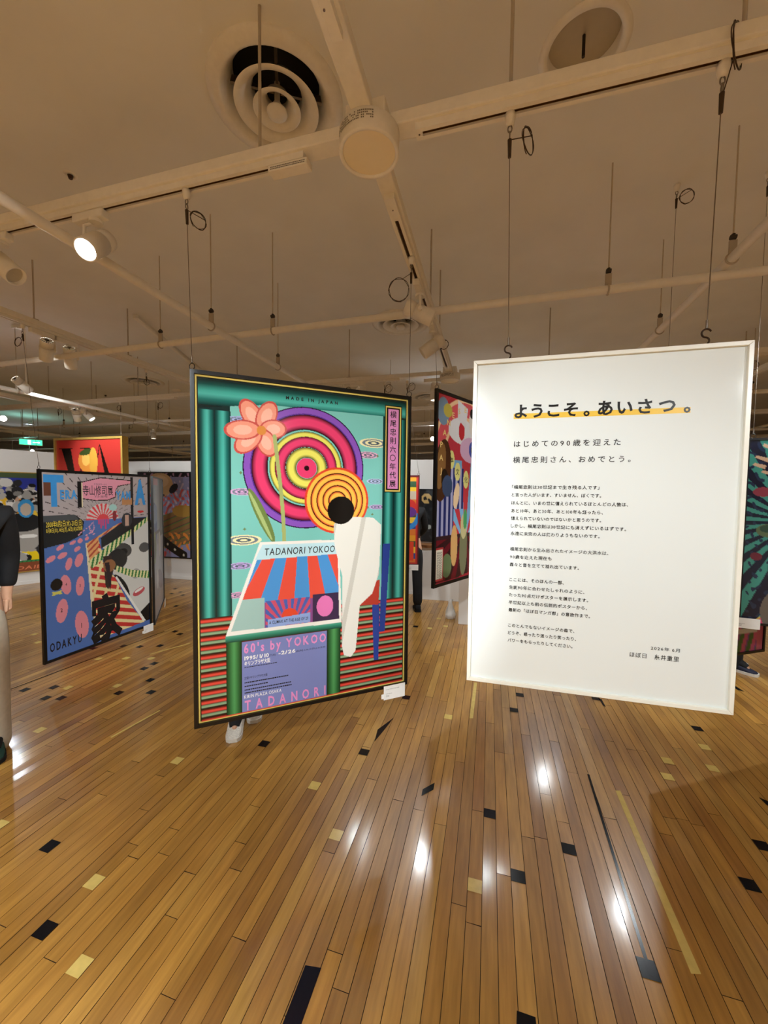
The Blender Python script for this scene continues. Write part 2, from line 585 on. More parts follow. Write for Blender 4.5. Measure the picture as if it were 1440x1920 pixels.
def track(axis, fixed, a, b, rails, rods, label, up=0.0):
    """housing beam with one or more slotted rails under it; axis 'x' or 'y'"""
    def P(s, t, z): return (s, t, z) if axis == 'x' else (t, s, z)
    loc = P((a + b) / 2, fixed, 2.735 + up)
    root = empty('lighting_track', loc, label, 'lighting track', group='lighting tracks under the ceiling')
    o = Vector(loc) - Vector((0, 0, up))

    def bar(mb, s0, s1, t0, t1, z0, z1, mi=0):
        p, q = Vector(P(s0, t0, z0)) - o, Vector(P(s1, t1, z1)) - o
        mb.bar([min(i, j) for i, j in zip(p, q)], [max(i, j) for i, j in zip(p, q)], mi)
    mb = MB(); bar(mb, a, b, fixed - 0.033, fixed + 0.033, 2.694, 2.735)
    bevel(mb.build('housing', M_WHITE, root), 0.004)
    for s0, s1, e0, e1 in rails:
        mb = MB()
        # side lips with a slot between
        bar(mb, s0, s1, fixed - 0.021, fixed - 0.008, ZR, 2.694)
        bar(mb, s0, s1, fixed + 0.008, fixed + 0.021, ZR, 2.694)
        bar(mb, s0, s0 + e0, fixed - 0.008, fixed + 0.008, ZR + 0.0005, 2.694)
        bar(mb, s1 - e1, s1, fixed - 0.008, fixed + 0.008, ZR + 0.0005, 2.694)
        r = mb.build('rail', M_WHITE, root)
        sl = MB()
        bar(sl, s0 + e0, s1 - e1, fixed - 0.008, fixed + 0.008, 2.686, 2.6935)
        for q in (-0.0052, 0.0, 0.0052):
            bar(sl, s0 + e0, s1 - e1, fixed + q - 0.0009, fixed + q + 0.0009, 2.678, 2.6862, 1)
        sl.build('slot', [M_DARK, M_COPPER], r)
        for s in (s0 + e0 * 0.5, s1 - e1 * 0.5):
            sc = MB()
            p = Vector(P(s, fixed, ZR)) - o
            sc.cyl(p + Vector((0, 0, 0.001)), p - Vector((0, 0, 0.0012)), 0.003, seg=10)
            sc.build('screw', M_STEEL, r)
    for s in rods:
        mb = MB(); p = Vector(P(s, fixed, 2.735)) - o
        q = Vector(P(s, fixed, ZC - up)) - o
        mb.cyl(p, q, 0.0055, seg=10)
        mb.box(p + Vector((0, 0, 0.004)), (0.05, 0.035, 0.008))
        mb.build('hanger_rod', M_ROD, root)
    return root


YA, XB = 1.295, -0.418


def feed_box(root, x0, x1, y):
    o = root.location
    mb = MB(); mb.bar((x0 - o.x, y - 0.021 - o.y, 2.650 - o.z), (x1 - o.x, y + 0.021 - o.y, ZR - 0.0004 - o.z))
    f = bevel(mb.build('feed_box', M_WHITE, root), 0.002)
    mb = MB()
    for r_ in range(2):
        xx = x0 + 0.01
        while xx < x1 - 0.012:
            l = random.uniform(.002, .006)
            mb.bar((xx - o.x, y - 0.0214 - o.y, 2.655 + r_ * .006 - o.z), (xx + l - o.x, y - 0.0209 - o.y, 2.658 + r_ * .006 - o.z)); xx += l + .0014
    mb.build('rating_print', M_GREYINK, f)


tl_ = track('x', YA, -6.35, XB - 0.075, [(-6.35, -0.66, 0.05, 0.13)], [-0.845, -2.3, -3.9], 'long white lighting track running left from the round lamp, nearest spotlight on it')
feed_box(tl_, -0.80, -0.645, YA)
track('x', YA, XB + 0.075, 6.0, [(XB + 0.155, 6.0, 0.022, 0.05)], [0.03, 0.62, 2.0], 'white lighting track running right from the round lamp, holding the white panel')
track('y', XB, -3.2, YA - 0.09, [(-3.2, 0.985, 0.05, 0.14)], [0.2, -1.0], 'white lighting track running towards the viewer from the round lamp')
track('y', XB, YA + 0.09, 3.86, [(YA + 0.24, 3.68, 0.13, 0.03)], [2.62, 3.1], 'white lighting track running away from the round lamp between poster and panel')
track('x', 3.96, -3.4, XB - 0.09, [(-3.4, XB - 0.52, 0.05, 0.06)], [-1.5, -2.9], 'far white lighting track above the large teal poster')
track('x', 4.08, -9.4, -3.56, [(-9.3, -3.9, 0.05, 0.05)], [-4.5, -5.3, -6.1, -7.5], 'far white lighting track above the red poster')
track('x', 3.96, XB + 0.09, 7.0, [(XB + 0.3, 7.0, 0.05, 0.05)], [0.5, 2.2], 'far white lighting track hidden mostly behind the white panel')
track('y', -3.42, -3.2, 3.86, [(-3.2, 3.8, 0.05, 0.05)], [2.2, 3.0, 0.5], 'white lighting track on the left above the pink and blue poster', ZUP)
track('y', 2.56, -3.2, 9.0, [(-3.2, 9.0, 0.05, 0.05)], [1.7, 3.6, 5.0], 'white lighting track beyond the right edge of the white panel', ZUP)
track('x', -1.36, -7.0, 6.5, [(-7.0, 6.5, 0.05, 0.05)], [-2.0, 1.0], 'white lighting track behind the viewpoint', -0.065)
track('y', -6.4, -3.2, 13.5, [(-3.2, 13.5, 0.05, 0.05)], [3.2, 5.0, 6.2, 7.7, 9.3], 'leftmost white lighting track running into the far hall', ZUP)
track('x', 6.65, -14.0, 7.0, [(-14, 7.0, 0.05, 0.05)], [-9.2, -7.1, -5.2, -4.0, -2.6, 0.3], 'white lighting track over the low back wall')
track('x', 9.3, -14.0, 7.0, [(-14, 7.0, 0.05, 0.05)], [-10.8, -9.0, -7.0, -5.4, -3.0], 'most distant white lighting track in the hall')
track('y', -10.3, 0.0, 13.5, [(0, 13.5, 0.05, 0.05)], [4.4, 6.3, 8.2], 'white lighting track far to the left near the exit sign', ZUP)


def junction_lamp(x, y, label, marks=True):
    root = empty('round_junction_lamp', (x, y - 0.018, 2.714), label, 'ceiling lamp')
    for sx in (-1, 1):
        mb = MB(); mb.bar((sx * 0.045 - 0.022, -0.05, -0.019), (sx * 0.045 + 0.022, 0.065, 0.045))
        bevel(mb.build('bracket', M_WHITE, root), 0.004)
    mb = MB()
    mb.lathe([(0.0, -0.018), (0.096, -0.018), (0.1, -0.022), (0.1, -0.082), (0.098, -0.087), (0.09, -0.087), (0.087, -0.083), (0.087, -0.079)], seg=64)
    mb.build('lamp_body', M_WHITE, root)
    mb = MB(); mb.lathe([(0.0, -0.0805), (0.05, -0.0805), (0.0868, -0.0800)], seg=64)
    mb.build('diffuser', mat('cream_diffuser', '#f6e6c4', 0.5, noise=0.01), root)
    if marks:
        mb = MB()
        for row, zz in enumerate((-0.034, -0.041, -0.048, -0.055)):
            for k in range(26):
                if random.random() < 0.25: continue
                a = math.radians(-150 + k * 3.3)
                rr = 0.1006
                a2 = a + math.radians(2.2)
                hh = 0.0022
                mb.add([(rr * math.cos(a), rr * math.sin(a), zz - hh), (rr * math.cos(a2), rr * math.sin(a2), zz - hh),
                        (rr * math.cos(a2), rr * math.sin(a2), zz + hh), (rr * math.cos(a), rr * math.sin(a), zz + hh)], [(0, 1, 2, 3)])
        mb.build('rating_label', mat('grey_print', '#7d7566', 0.7, noise=0.3, nscale=400), root)


junction_lamp(XB, YA, 'round drum lamp where the two nearest tracks cross')
junction_lamp(XB, 3.96, 'smaller looking round drum lamp above the red striped poster')


def pipe(p0, p1, hangers, label, r=0.0222, up=ZC):
    p0, p1 = Vector(p0), Vector(p1)
    root = empty('ceiling_pipe', p0, label, 'pipe', group='white pipes slung under the ceiling')
    d = p1 - p0
    mb = MB(); mb.tube([(0, 0, 0), d * 0.5, d], r, seg=20)
    mb.build('pipe', M_PIPE, root)
    dn = d.normalized()
    for t in hangers:
        c = d * t
        mb = MB()
        q = dn.to_track_quat('Z', 'Y').to_matrix()
        ringp = [c + q @ Vector((math.cos(2 * math.pi * i / 20) * (r + 0.003), math.sin(2 * math.pi * i / 20) * (r + 0.003), 0)) for i in range(20)]
        mb.tube(ringp, 0.0045, seg=6, closed=True)
        mb.box(c + Vector((0, 0, r + 0.03)), (0.03, 0.012, 0.06))
        mb.build('clamp', M_ROD, root)
        b = MB(); b.cyl(c + Vector((0.012, 0, r + 0.075)), c + Vector((-0.012, 0, r + 0.075)), 0.011, seg=12)
        b.cyl(c + Vector((0, 0, r + 0.06)), c + Vector((0, 0, r + 0.09)), 0.008, seg=10)
        b.build('bolt', mat('dark_bolt', '#3c352e', 0.5, 0.5, noise=0.2), root)
        h = MB(); h.cyl(c + Vector((0, 0, r + 0.09)), Vector((c.x, c.y, up - p0.z)), 0.0036, seg=8)
        h.build('hanger_rod', M_DARKROD, root)
    return root


def pip(a, b, z, hang_px, label):
    """pipe at height z through two seen points, lengthened to the given world ends"""
    pa, pb = at_z(*a, z), at_z(*b, z)
    d = (pb - pa)
    return pa, pb, d


# across: the long pipe in front of the far track
pa, pb = Vector((-8.0, 2.497, 2.60)), Vector((6.0, 2.254, 2.60))
def tpar(px, py, z, a, b):
    p = at_z(px, py, z); d = b - a
    return (p - a).dot(d) / d.dot(d)
pipe(pa, pb, [tpar(350, 668, 2.6, pa, pb), tpar(545, 645, 2.6, pa, pb), tpar(1119, 582, 2.6, pa, pb), tpar(12, 703, 2.6, pa, pb), tpar(1424, 548, 2.6, pa, pb), 0.9], 'long white pipe crossing the whole view behind the main poster')
qa, qb = Vector((-1.70, -3.5, 2.556)), Vector((-1.775, 4.6, 2.556))
pipe(qa, qb, [tpar(382, 614, 2.556, qa, qb), tpar(504, 690, 2.556, qa, qb), 0.2], 'white pipe slanting from the left edge to the top of the main poster')
ra, rb = Vector((1.035, -3.5, 2.645)), Vector((1.115, 5.0, 2.645))
pipe(ra, rb, [tpar(1350, 487, 2.645, ra, rb), tpar(1229, 620, 2.645, ra, rb), 0.3], 'white pipe slanting down behind the top right of the white panel')
sa, sb = Vector((-4.9, -3.0, 2.556)), Vector((-5.0, 9.0, 2.556))
pipe(sa, sb, [tpar(33, 733, 2.556, sa, sb), tpar(296, 797, 2.556, sa, sb), 0.3], 'bright white pipe above the red poster on the left')
pipe((-13.0, 5.05, 2.60), (6.5, 4.9, 2.60), [0.2, 0.3, 0.38, 0.45, 0.6, 0.8], 'white pipe above the low back wall')
pipe((-13.0, 7.75, 2.60), (6.5, 7.6, 2.60), [0.2, 0.3, 0.42, 0.6, 0.75], 'distant white pipe crossing the far hall')
pipe((-13.0, 10.4, 2.60), (6.5, 10.2, 2.60), [0.15, 0.3, 0.42, 0.6], 'farthest white pipe crossing the hall')
pipe((-8.1, 0.0, 2.556), (-8.2, 12.0, 2.556), [0.3, 0.5, 0.7], 'white pipe near the exit sign')
pipe((4.1, -3.0, 2.645), (4.2, 9.0, 2.645), [0.5, 0.7], 'white pipe at the right beyond the teal poster')


def slat(a, b, label, wdt=0.055):  # low pale raised bar between two points on the ceiling
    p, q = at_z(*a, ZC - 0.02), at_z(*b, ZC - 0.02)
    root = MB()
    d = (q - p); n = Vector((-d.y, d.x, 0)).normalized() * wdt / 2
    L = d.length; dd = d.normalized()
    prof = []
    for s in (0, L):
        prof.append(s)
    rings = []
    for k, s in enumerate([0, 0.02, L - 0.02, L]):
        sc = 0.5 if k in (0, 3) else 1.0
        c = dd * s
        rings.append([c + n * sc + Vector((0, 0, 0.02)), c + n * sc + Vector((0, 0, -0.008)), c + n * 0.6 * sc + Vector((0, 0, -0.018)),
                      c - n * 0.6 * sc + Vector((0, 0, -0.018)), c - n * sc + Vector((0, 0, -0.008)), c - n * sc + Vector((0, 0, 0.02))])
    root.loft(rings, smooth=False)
    o = root.build('ceiling_slat', M_WHITE); o.location = p
    tag(o, label, 'slat')


slat((252, 593), (392, 708), 'pale flat conduit on the ceiling above the main poster corner')
slat((722, 716), (775, 765), 'short pale conduit on the ceiling right of the main poster')


def air_diffuser(x, y, label, group=None):
    root = empty('air_diffuser', (x, y, ZC), label, 'air diffuser', group=group)
    mb = MB()
    mb.lathe([(0.295, 0.0), (0.292, -0.012), (0.245, -0.022), (0.235, -0.018), (0.22, 0.0), (0.198, 0.035), (0.186, 0.085)], seg=72)
    mb.build('outer_ring', M_WHITE, root)
    mb = MB(); mb.lathe([(0.184, -0.03), (0.174, -0.034), (0.142, -0.012), (0.114, 0.02), (0.104, 0.055), (0.108, 0.056), (0.12, 0.024), (0.15, -0.006), (0.184, -0.03)], seg=64)
    mb.build('middle_cone', M_WHITE, root)
    mb = MB(); mb.lathe([(0.104, -0.04), (0.096, -0.045), (0.07, -0.026), (0.05, 0.0), (0.044, 0.03), (0.047, 0.03), (0.055, 0.004), (0.078, -0.02), (0.104, -0.04)], seg=56)
    mb.build('inner_cone', M_WHITE, root)
    mb = MB(); mb.lathe([(0.0, -0.066), (0.025, -0.064), (0.042, -0.055), (0.046, -0.046), (0.03, -0.03), (0.012, 0.0), (0.012, 0.08)], seg=40)
    mb.build('centre_cone', M_WHITE, root)
    mb = MB()
    for k in range(4):
        a = k * math.pi / 2 + 0.5
        mb.box((0.11 * math.cos(a), 0.11 * math.sin(a), 0.05), (0.19, 0.012, 0.03), Matrix.Rotation(a, 3, 'Z'))
    mb.build('spider_bracket', M_STEEL, root)
    mb = MB(); mb.lathe([(0.204, 0.04), (0.204, 0.16), (0.0, 0.16)], seg=48)
    mb.build('duct', M_CANDARK, root)


for (x, y, _), lb in zip(DIFF, ('large round air diffuser beside the nearest track crossing', 'round air diffuser behind the two pale spotlights', 'distant round air diffuser beside the red striped poster', 'round air diffuser behind the left track, half hidden')):
    air_diffuser(x, y, lb)

# recessed round ceiling fitting partly hidden by the right hand track
x, y, _ = RECESS
root = empty('recessed_downlight', (x, y, ZC), 'round recessed ceiling fitting half hidden by the track above the white panel', 'ceiling fitting')
MB().lathe([(0.165, 0.0), (0.163, -0.006), (0.136, -0.008), (0.13, 0.0), (0.13, 0.05)], seg=56).build('trim_ring', M_WHITE, root)
MB().lathe([(0.13, 0.05), (0.0, 0.05)], seg=56).build('reflector', mat('dull_reflector', '#b9ae9a', 0.4, noise=0.03), root)
MB().cyl((0, 0, 0.05), (0.0, 0, -0.03), 0.006, seg=12).build('pin', M_DARK, root)

p = at_z(132, 328, ZC)
root = empty('sprinkler_head', (p.x, p.y, ZC), 'small dark sprinkler head in the ceiling at the upper left', 'sprinkler')
MB().lathe([(0.034, 0.0), (0.033, -0.003), (0.02, -0.004), (0.018, 0.0)], seg=28).build('trim_ring', M_WHITE, root)
MB().cyl((0, 0, -0.004), (0, 0, -0.022), 0.014, 0.009, seg=16).build('nozzle', mat('sprinkler_brown', '#4a3222', 0.5, 0.4, noise=0.1), root)
for (px, py) in ((198, 741), (330, 731)):
    p = at_z(px, py, ZC)
    if px == 198:
        root = empty('sprinkler_head', (p.x, p.y, ZC), 'tiny dark sprinkler head above the bright pipe on the left', 'sprinkler')
        MB().cyl((0, 0, 0), (0, 0, -0.022), 0.018, 0.012, seg=16).build('nozzle', mat('sprinkler_brown', '#4a3222'), root)
    else:
        o = MB().lathe([(0.0, -0.03), (0.05, -0.028), (0.075, -0.015), (0.08, 0.0)], seg=36).build('smoke_detector', M_WHITE)
        o.location = (p.x, p.y, ZC); tag(o, 'flat white smoke detector on the ceiling left of the main poster', 'smoke detector')


# ------------------------------------------------------------------ spotlights
def frame_from(d):
    d = Vector(d).normalized()
    return d.to_track_quat('Z', 'Y').to_matrix(), d


def spotlight(base, axis, d, label, lit=False, energy=None, cone=60, warm=False, drop=0.10, shine=True, lens=True, group=None, recess=0.018, blend=0.45, off=(0, 0, 0)):
    """track spotlight; base = point under the rail, d = direction the lamp faces"""
    base = Vector(base)
    root = empty('track_spotlight', base, label, 'spotlight', group=group)
    ax = Vector((1, 0, 0)) if axis == 'x' else Vector((0, 1, 0))
    s = (0.165, 0.036, 0.034) if axis == 'x' else (0.036, 0.165, 0.034)
    mb = MB(); mb.box((0, 0, -0.017), s)
    bevel(mb.build('adapter', M_WHITE, root), 0.004)
    mb = MB()
    o = ax * 0.03
    mb.cyl(o + Vector((0, 0, -0.034)), o + Vector((0, 0, -0.048)), 0.026, seg=24)
    hc = o + Vector((0, 0, -0.034 - drop)) + Vector(off)
    M, dn = frame_from(d)
    side = dn.cross(Vector((0, 0, 1)))
    if side.length < 0.05: side = ax.copy()
    side.normalize()
    top = o + Vector((0, 0, -0.046))
    mb.tube([top + side * 0.02, top + side * 0.05 + Vector((0, 0, -0.01)), hc + side * 0.052 + Vector((0, 0, 0.02)), hc + side * 0.052], 0.007, seg=8)
    mb.cyl(hc + side * 0.058, hc + side * 0.04, 0.012, seg=16)
    mb.build('arm', M_WHITE, root)
    mb = MB()
    R = 0.045

    def ringp(t, r): return [hc + M @ Vector((math.cos(2 * math.pi * i / 32) * r, math.sin(2 * math.pi * i / 32) * r, t)) for i in range(32)]
    mb.loft([ringp(-0.085, 0.0385), ringp(-0.083, R - 0.003), ringp(-0.03, R - 0.002), ringp(-0.03, R - 0.006), ringp(-0.026, R - 0.006), ringp(-0.026, R), ringp(0.084, R),
             ringp(0.086, R - 0.001), ringp(0.086, R - 0.006), ringp(0.086 - recess, R - 0.008)], caps=False)
    mb.build('head', M_WHITE, root)
    # slotted heat sink at the rear
    mb = MB()
    mb.loft([ringp(-0.0835, 0.0385), ringp(-0.084, 0.002)], caps=True, smooth=False)
    for i in range(16):
        a = 2 * math.pi * i / 16
        c = hc + M @ Vector((math.cos(a) * 0.026, math.sin(a) * 0.026, -0.086))
        rt = M @ Matrix.Rotation(a, 3, 'Z')
        mb.box(c, (0.02, 0.0025, 0.006), rt, mi=1)
    mb.build('heat_sink', [M_DARK, M_WHITE], root)
    mb = MB()
    mb.loft([ringp(0.086 - recess, R - 0.008), ringp(0.088 - recess, 0.001)], caps=False, smooth=False)
    mb.build('lens', (M_LENSWARM if warm else M_LENS) if lit else M_LENSOFF, root)
    if lit and shine:
        ld = bpy.data.lights.new('spot_beam', 'SPOT')
        ld.energy = E_SPOT if energy is None else energy
        ld.color = LAMP_COL
        ld.spot_size = math.radians(cone); ld.spot_blend = blend
        ld.shadow_soft_size = 0.035
        lo = bpy.data.objects.new('spot_beam', ld)
        COL.objects.link(lo); lo.parent = root
        lo.location = hc + dn * 0.1
        lo.rotation_euler = dn.to_track_quat('-Z', 'Y').to_euler()
    return root


def on_track_x(px, py, yt, z=ZR):
    p = at_z(px, py, z); return Vector((p.x, yt, z))


# seen lamps
spotlight((-1.665, YA, ZR), 'x', (0.16, -0.62, -0.60), 'lit white spotlight shining down, nearest on the left track', True, 80, 80)
spotlight((-2.235, YA, ZR), 'x', (0.62, 0.15, -0.55), 'unlit spotlight cut off by the left edge of the view')
spotlight((XB, 2.20, ZR), 'y', (0.86, 0.22, -0.42), 'pale spotlight tilted right, first beyond the round lamp', False)
spotlight((XB, 2.72, ZR), 'y', (-0.80, -0.12, -0.58), 'pale spotlight tilted left, second beyond the round lamp', False)
p = at_z(85, 640, ZR)
spotlight((-3.42, 2.25, ZR + ZUP), 'y', (-0.62, 0.36, -0.70), 'ribbed back white spotlight on the left track, nearer of the pair', True, 30, 60)
spotlight((-3.42, 2.43, ZR + ZUP), 'y', (-0.45, 0.40, -0.80), 'ribbed back white spotlight on the left track, farther of the pair', True, 30, 60)
spotlight((-5.62, 4.08, ZR), 'x', (-0.35, 0.5, -0.72), 'white spotlight with splayed arm above the red poster', True, 30, 60)
spotlight((-5.42, 4.08, ZR), 'x', (0.55, 0.35, -0.72), 'white spotlight tilted right above the red poster', True, 30, 60)


def far_lamp(px, py, z, label, warm=False, energy=18, shine=True, drop=0.10):
    p = at_z(px, py, z)
    d = Vector((-p.x, -p.y, -0.9))
    return spotlight((p.x, p.y, ZC), 'x', d, label, True, energy, 80, warm=warm, shine=shine, drop=ZC - z - 0.034, group='lit spotlights deep in the hall')


far_lamp(3, 785, 2.50, 'dazzling spotlight at the left edge below the bright pipe', energy=14)
far_lamp(27, 853, 2.53, 'lit distant spotlight left of the gold framed red poster, brightest of the row', energy=25)
far_lamp(59, 846, 2.48, 'small lit distant spotlight just left of the red poster', shine=False)
far_lamp(70, 868, 2.45, 'lit yellowish spotlight above the black poster corner', warm=True, shine=False)
far_lamp(335, 881, 2.40, 'lit distant spotlight above the mask toned poster', shine=False)
far_lamp(344, 886, 2.36, 'smaller lit spotlight beside another above the mask toned poster', shine=False)
far_lamp(808, 823, 2.56, 'dazzling spotlight between the teal poster and the red striped poster', energy=40)
far_lamp(783, 865, 2.45, 'small tilted spotlight above the rainbow poster', shine=False)

# lamps on the tracks that throw light (and glints on the floor) from beyond or behind the posters
LAMPS = [
    # x, y, axis, point lit, energy, cone, label
    (-0.60, 3.96, 'x', (-0.6, 3.96, 0.0), 50, 120, 'spotlight on the far track hidden above the main poster corner'),
    (-1.40, 3.96, 'x', (-1.40, 3.96, 0.0), 22, 120, 'spotlight on the far track behind the main poster'),
    (1.30, 3.96, 'x', (1.30, 3.96, 0.0), 50, 120, 'spotlight on the far track behind the right half of the white panel'),
    (0.10, 3.96, 'x', (0.1, 3.96, 0.0), 9, 120, 'spotlight on the far track behind the left half of the white panel'),
    (0.80, 5.7, 'x', (0.8, 5.7, 0.0), 60, 124, 'spotlight on a long drop near the back wall behind the white panel'),
    (-6.4, 2.6, 'y', (-6.2, 2.6, 0.0), 14, 120, 'spotlight on the leftmost track outside the view'),
    (-6.4, 6.1, 'y', (-6.3, 6.0, 0.0), 70, 120, 'spotlight on the leftmost track behind the posters'),
    (2.56, 3.3, 'y', (2.3, 4.4, 0.0), 50, 90, 'spotlight on the right track lighting the floor beyond the teal ray poster'),
    (2.56, 0.9, 'y', (1.75, 2.6, 1.3), 110, 40, 'spotlight on the right track aimed at the teal ray poster'),
    (2.56, 2.0, 'y', (-0.16, 3.3, 1.5), 130, 34, 'spotlight on the right track aimed at the red arched poster'),
    # added wall washer that brightens the low back wall, then spots aimed at posters
    (-1.85, 3.96, 'x', (-0.75, 5.6, 1.1), 90, 60, 'spotlight on the far track aimed at the low back wall by the dark picture'),
    (-4.9, 3.0, 'x', (-5.2, 5.4, 1.0), 90, 70, 'spotlight aimed at the mask toned poster'),
    (-5.6, 2.2, 'x', (-7.1, 4.2, 1.0), 90, 60, 'spotlight aimed at the crowded many coloured poster'),
    (-4.2, 1.295, 'x', (-5.35, 4.08, 1.8), 40, 40, 'spotlight on the left track aimed at the gold framed red poster'),
    (2.56, 6.0, 'y', (1.6, 7.5, 0.0), 160, 120, 'spotlight on the right track beyond the low back wall'),  # added lamp that lifts the dark far hall
    (-3.0, 6.65, 'x', (-3.4, 8.5, 0.0), 160, 120, 'spotlight over the back wall lighting the far hall'),  # likewise added to brighten the hall behind the low wall
    # behind the viewpoint, aimed at the fronts of the near posters
    (-0.25, -1.36, 'x', (-0.78, 1.607, 1.30), 225, 35, 'spotlight behind the viewer aimed at the large teal poster'),
    (-1.10, -1.36, 'x', (0.40, 1.30, 1.45), 46, 30, 'spotlight behind the viewer aimed at the white panel, left one'),
    (2.20, -1.36, 'x', (0.36, 1.30, 1.45), 108, 22.5, 'spotlight behind the viewer aimed at the white panel, right one'),
    (-0.418, 0.05, 'y', (-3.17, 2.5, 0.95), 300, 34, 'spotlight above the viewer aimed at the pink and blue poster'),
    (-0.418, -0.7, 'y', (-0.2, 0.7, 0.0), 105, 104, 'spotlight straight above the viewer shining on the floor'),  # added fill lamp, brightens the near floor
    (-1.6, -1.36, 'x', (-2.0, -1.6, 0.0), 260, 130, 'flood spotlight behind the viewer on the left'),  # floods from here on are added out of view for ceiling bounce
    (0.9, -1.36, 'x', (1.1, -2.0, 0.0), 260, 130, 'flood spotlight behind the viewer'),
    (3.6, -1.36, 'x', (3.9, -1.2, 0.0), 150, 130, 'flood spotlight behind the viewer on the right'),
    (4.3, 1.295, 'x', (4.6, 1.6, 0.0), 110, 130, 'flood spotlight far to the right on the nearest track'),  # added flood, fills the room from the right
    (-4.6, -1.36, 'x', (-5.0, -0.6, 0.0), 150, 130, 'flood spotlight far behind on the left'),
    (-9.0, 6.65, 'x', (-9.2, 8.0, 0.0), 160, 120, 'spotlight near the exit sign lighting the far hall floor'),  # added to brighten the left part of the far hall
    (-5.4, 1.295, 'x', (-5.2, 1.2, 0.0), 50, 120, 'flood spotlight far left on the nearest track'),  # added flood, fills the room from the left
]
for (x, y, ax, q_, en, cone, lb) in LAMPS:
    zr = ZR
    if ax == 'y' and x in (2.56, -6.4): zr = ZR + ZUP
    if y == -1.36: zr = ZR - 0.065
    if y in (3.0, 2.2, 5.7): zr = ZC
    d = Vector(q_) - Vector((x, y, 2.53))
    spotlight((x, y, zr), ax, d, lb, True, en, cone, blend=0.3 if cone < 23 else 0.45, drop=0.10 if zr < ZC else 0.6, recess=0.05)


# ------------------------------------------------------------------ hanging cables
def cable(top, bot, label, coil=(0.05, 0.0), s_hook=False, coil_r=0.035, coil_tilt=0.3, coil_dz=-0.07, coil_rot=0.0):
    top, bot = Vector(top), Vector(bot)
    root = empty('hanging_cable', top, label, 'hanging cable', group='steel cables that hold up the posters')
    MB().lathe([(0.0, 0.0), (0.016, 0.0), (0.0155, -0.012), (0.012, -0.03), (0.007, -0.034), (0.0, -0.034)], seg=24).build('rail_plug', M_WHITE, root)
    mb = MB()
    for k, zz in enumerate((-0.043, -0.061)):
        r = 0.0085
        pts = []
        for i in range(14):
            a = 2 * math.pi * i / 14
            pts.append((math.cos(a) * r * 0.7, 0, zz + math.sin(a) * r * 1.25) if k == 0 else (0, math.cos(a) * r * 0.7, zz + math.sin(a) * r * 1.25))
        mb.tube(pts, 0.002, seg=6, closed=True)
    mb.build('swivel', M_STEEL, root)
    d = bot - top
    g0 = Vector((0, 0, -0.075)); dn = (d - g0).normalized()
    MB().cyl(g0, g0 + dn * 0.052, 0.0065, 0.005, seg=14).build('gripper', M_COIL, root)
    end = d - Vector((0, 0, -0.045)) if s_hook else d - Vector((0, 0, -0.028))
    MB().cyl(g0 + dn * 0.05, end, 0.0013, seg=6).build('wire', M_WIRE, root)
    MB().cyl(end, end + Vector((0, 0, 0.022)), 0.0032, seg=10).build('ferrule', M_STEEL, root)
    # spare wire wound into a loose loop
    c = Vector((coil[0] * 1.0, coil[1], coil_dz))
    pts = []
    N = 64
    for i in range(N + 1):
        a = 2 * math.pi * 2.6 * i / N + 1.2
        rr = coil_r * (1 + 0.05 * math.sin(i * 0.9))
        p = Vector((math.cos(a) * rr, math.sin(i * 0.31) * 0.003, math.sin(a) * rr * 1.15))
        p = Matrix.Rotation(coil_rot, 3, 'Z') @ (Matrix.Rotation(coil_tilt, 3, 'Y') @ p)
        pts.append(c + p)
    pts = [g0 + Vector((0.003, 0, 0.0))] + pts
    MB().tube(pts, 0.0014, seg=6).build('spare_loop', M_COIL, root)
    mb = MB()
    if s_hook:
        pts = []
        for i in range(15):
            a = math.radians(20 + 250 * i / 14)
            pts.append(d + Vector((math.cos(a) * 0.0115, 0, 0.0125 + 0.019 + math.sin(a) * 0.0115)))
        for i in range(8):
            a = math.radians(80 - 130 * i / 7)
            pts.append(d + Vector((math.cos(a) * 0.0095 - 0.002, 0, 0.0105 + math.sin(a) * 0.0095)))
        mb.tube(pts, 0.0024, seg=10)
        mb.build('hook', M_BROWNMETAL, root)
    else:
        pts = [d + Vector((math.cos(2 * math.pi * i / 18) * 0.0125, 0, 0.013 + math.sin(2 * math.pi * i / 18) * 0.0125)) for i in range(18)]
        mb.tube(pts, 0.0016, seg=6, closed=True)
        mb.build('split_ring', M_BLACK, root)
    return root


# ------------------------------------------------------------------ framed posters and panels
def panel_root(name, a, b, z0, label, cat):
    a, b = Vector((*a, 0)), Vector((*b, 0))
    d = b - a
    root = empty(name, ((a.x + b.x) / 2, (a.y + b.y) / 2, z0), label, cat, math.atan2(d.y, d.x))
    return root, d.length


def frame(root, wd, ht, fw, m, depth=0.022, name='frame'):
    mb = MB(); x = wd / 2
    for (a, b) in (((-x, 0), (x, fw)), ((-x, ht - fw), (x, ht)), ((-x, fw), (-x + fw, ht - fw)), ((x - fw, fw), (x, ht - fw))):
        mb.bar((a[0], -depth * 0.55, a[1]), (b[0], depth * 0.45, b[1]))
    o = mb.build(name, m, root)
    bk = MB(); bk.bar((-x + 0.004, -0.002, 0.004), (x - 0.004, 0.006, ht - 0.004))
    bk.build('backing_board', M_BLACKM, root)
    return o


M_PRINT = print_mat('poster_print', 0.16)
M_PRINTM = print_mat('poster_print_satin', 0.3)


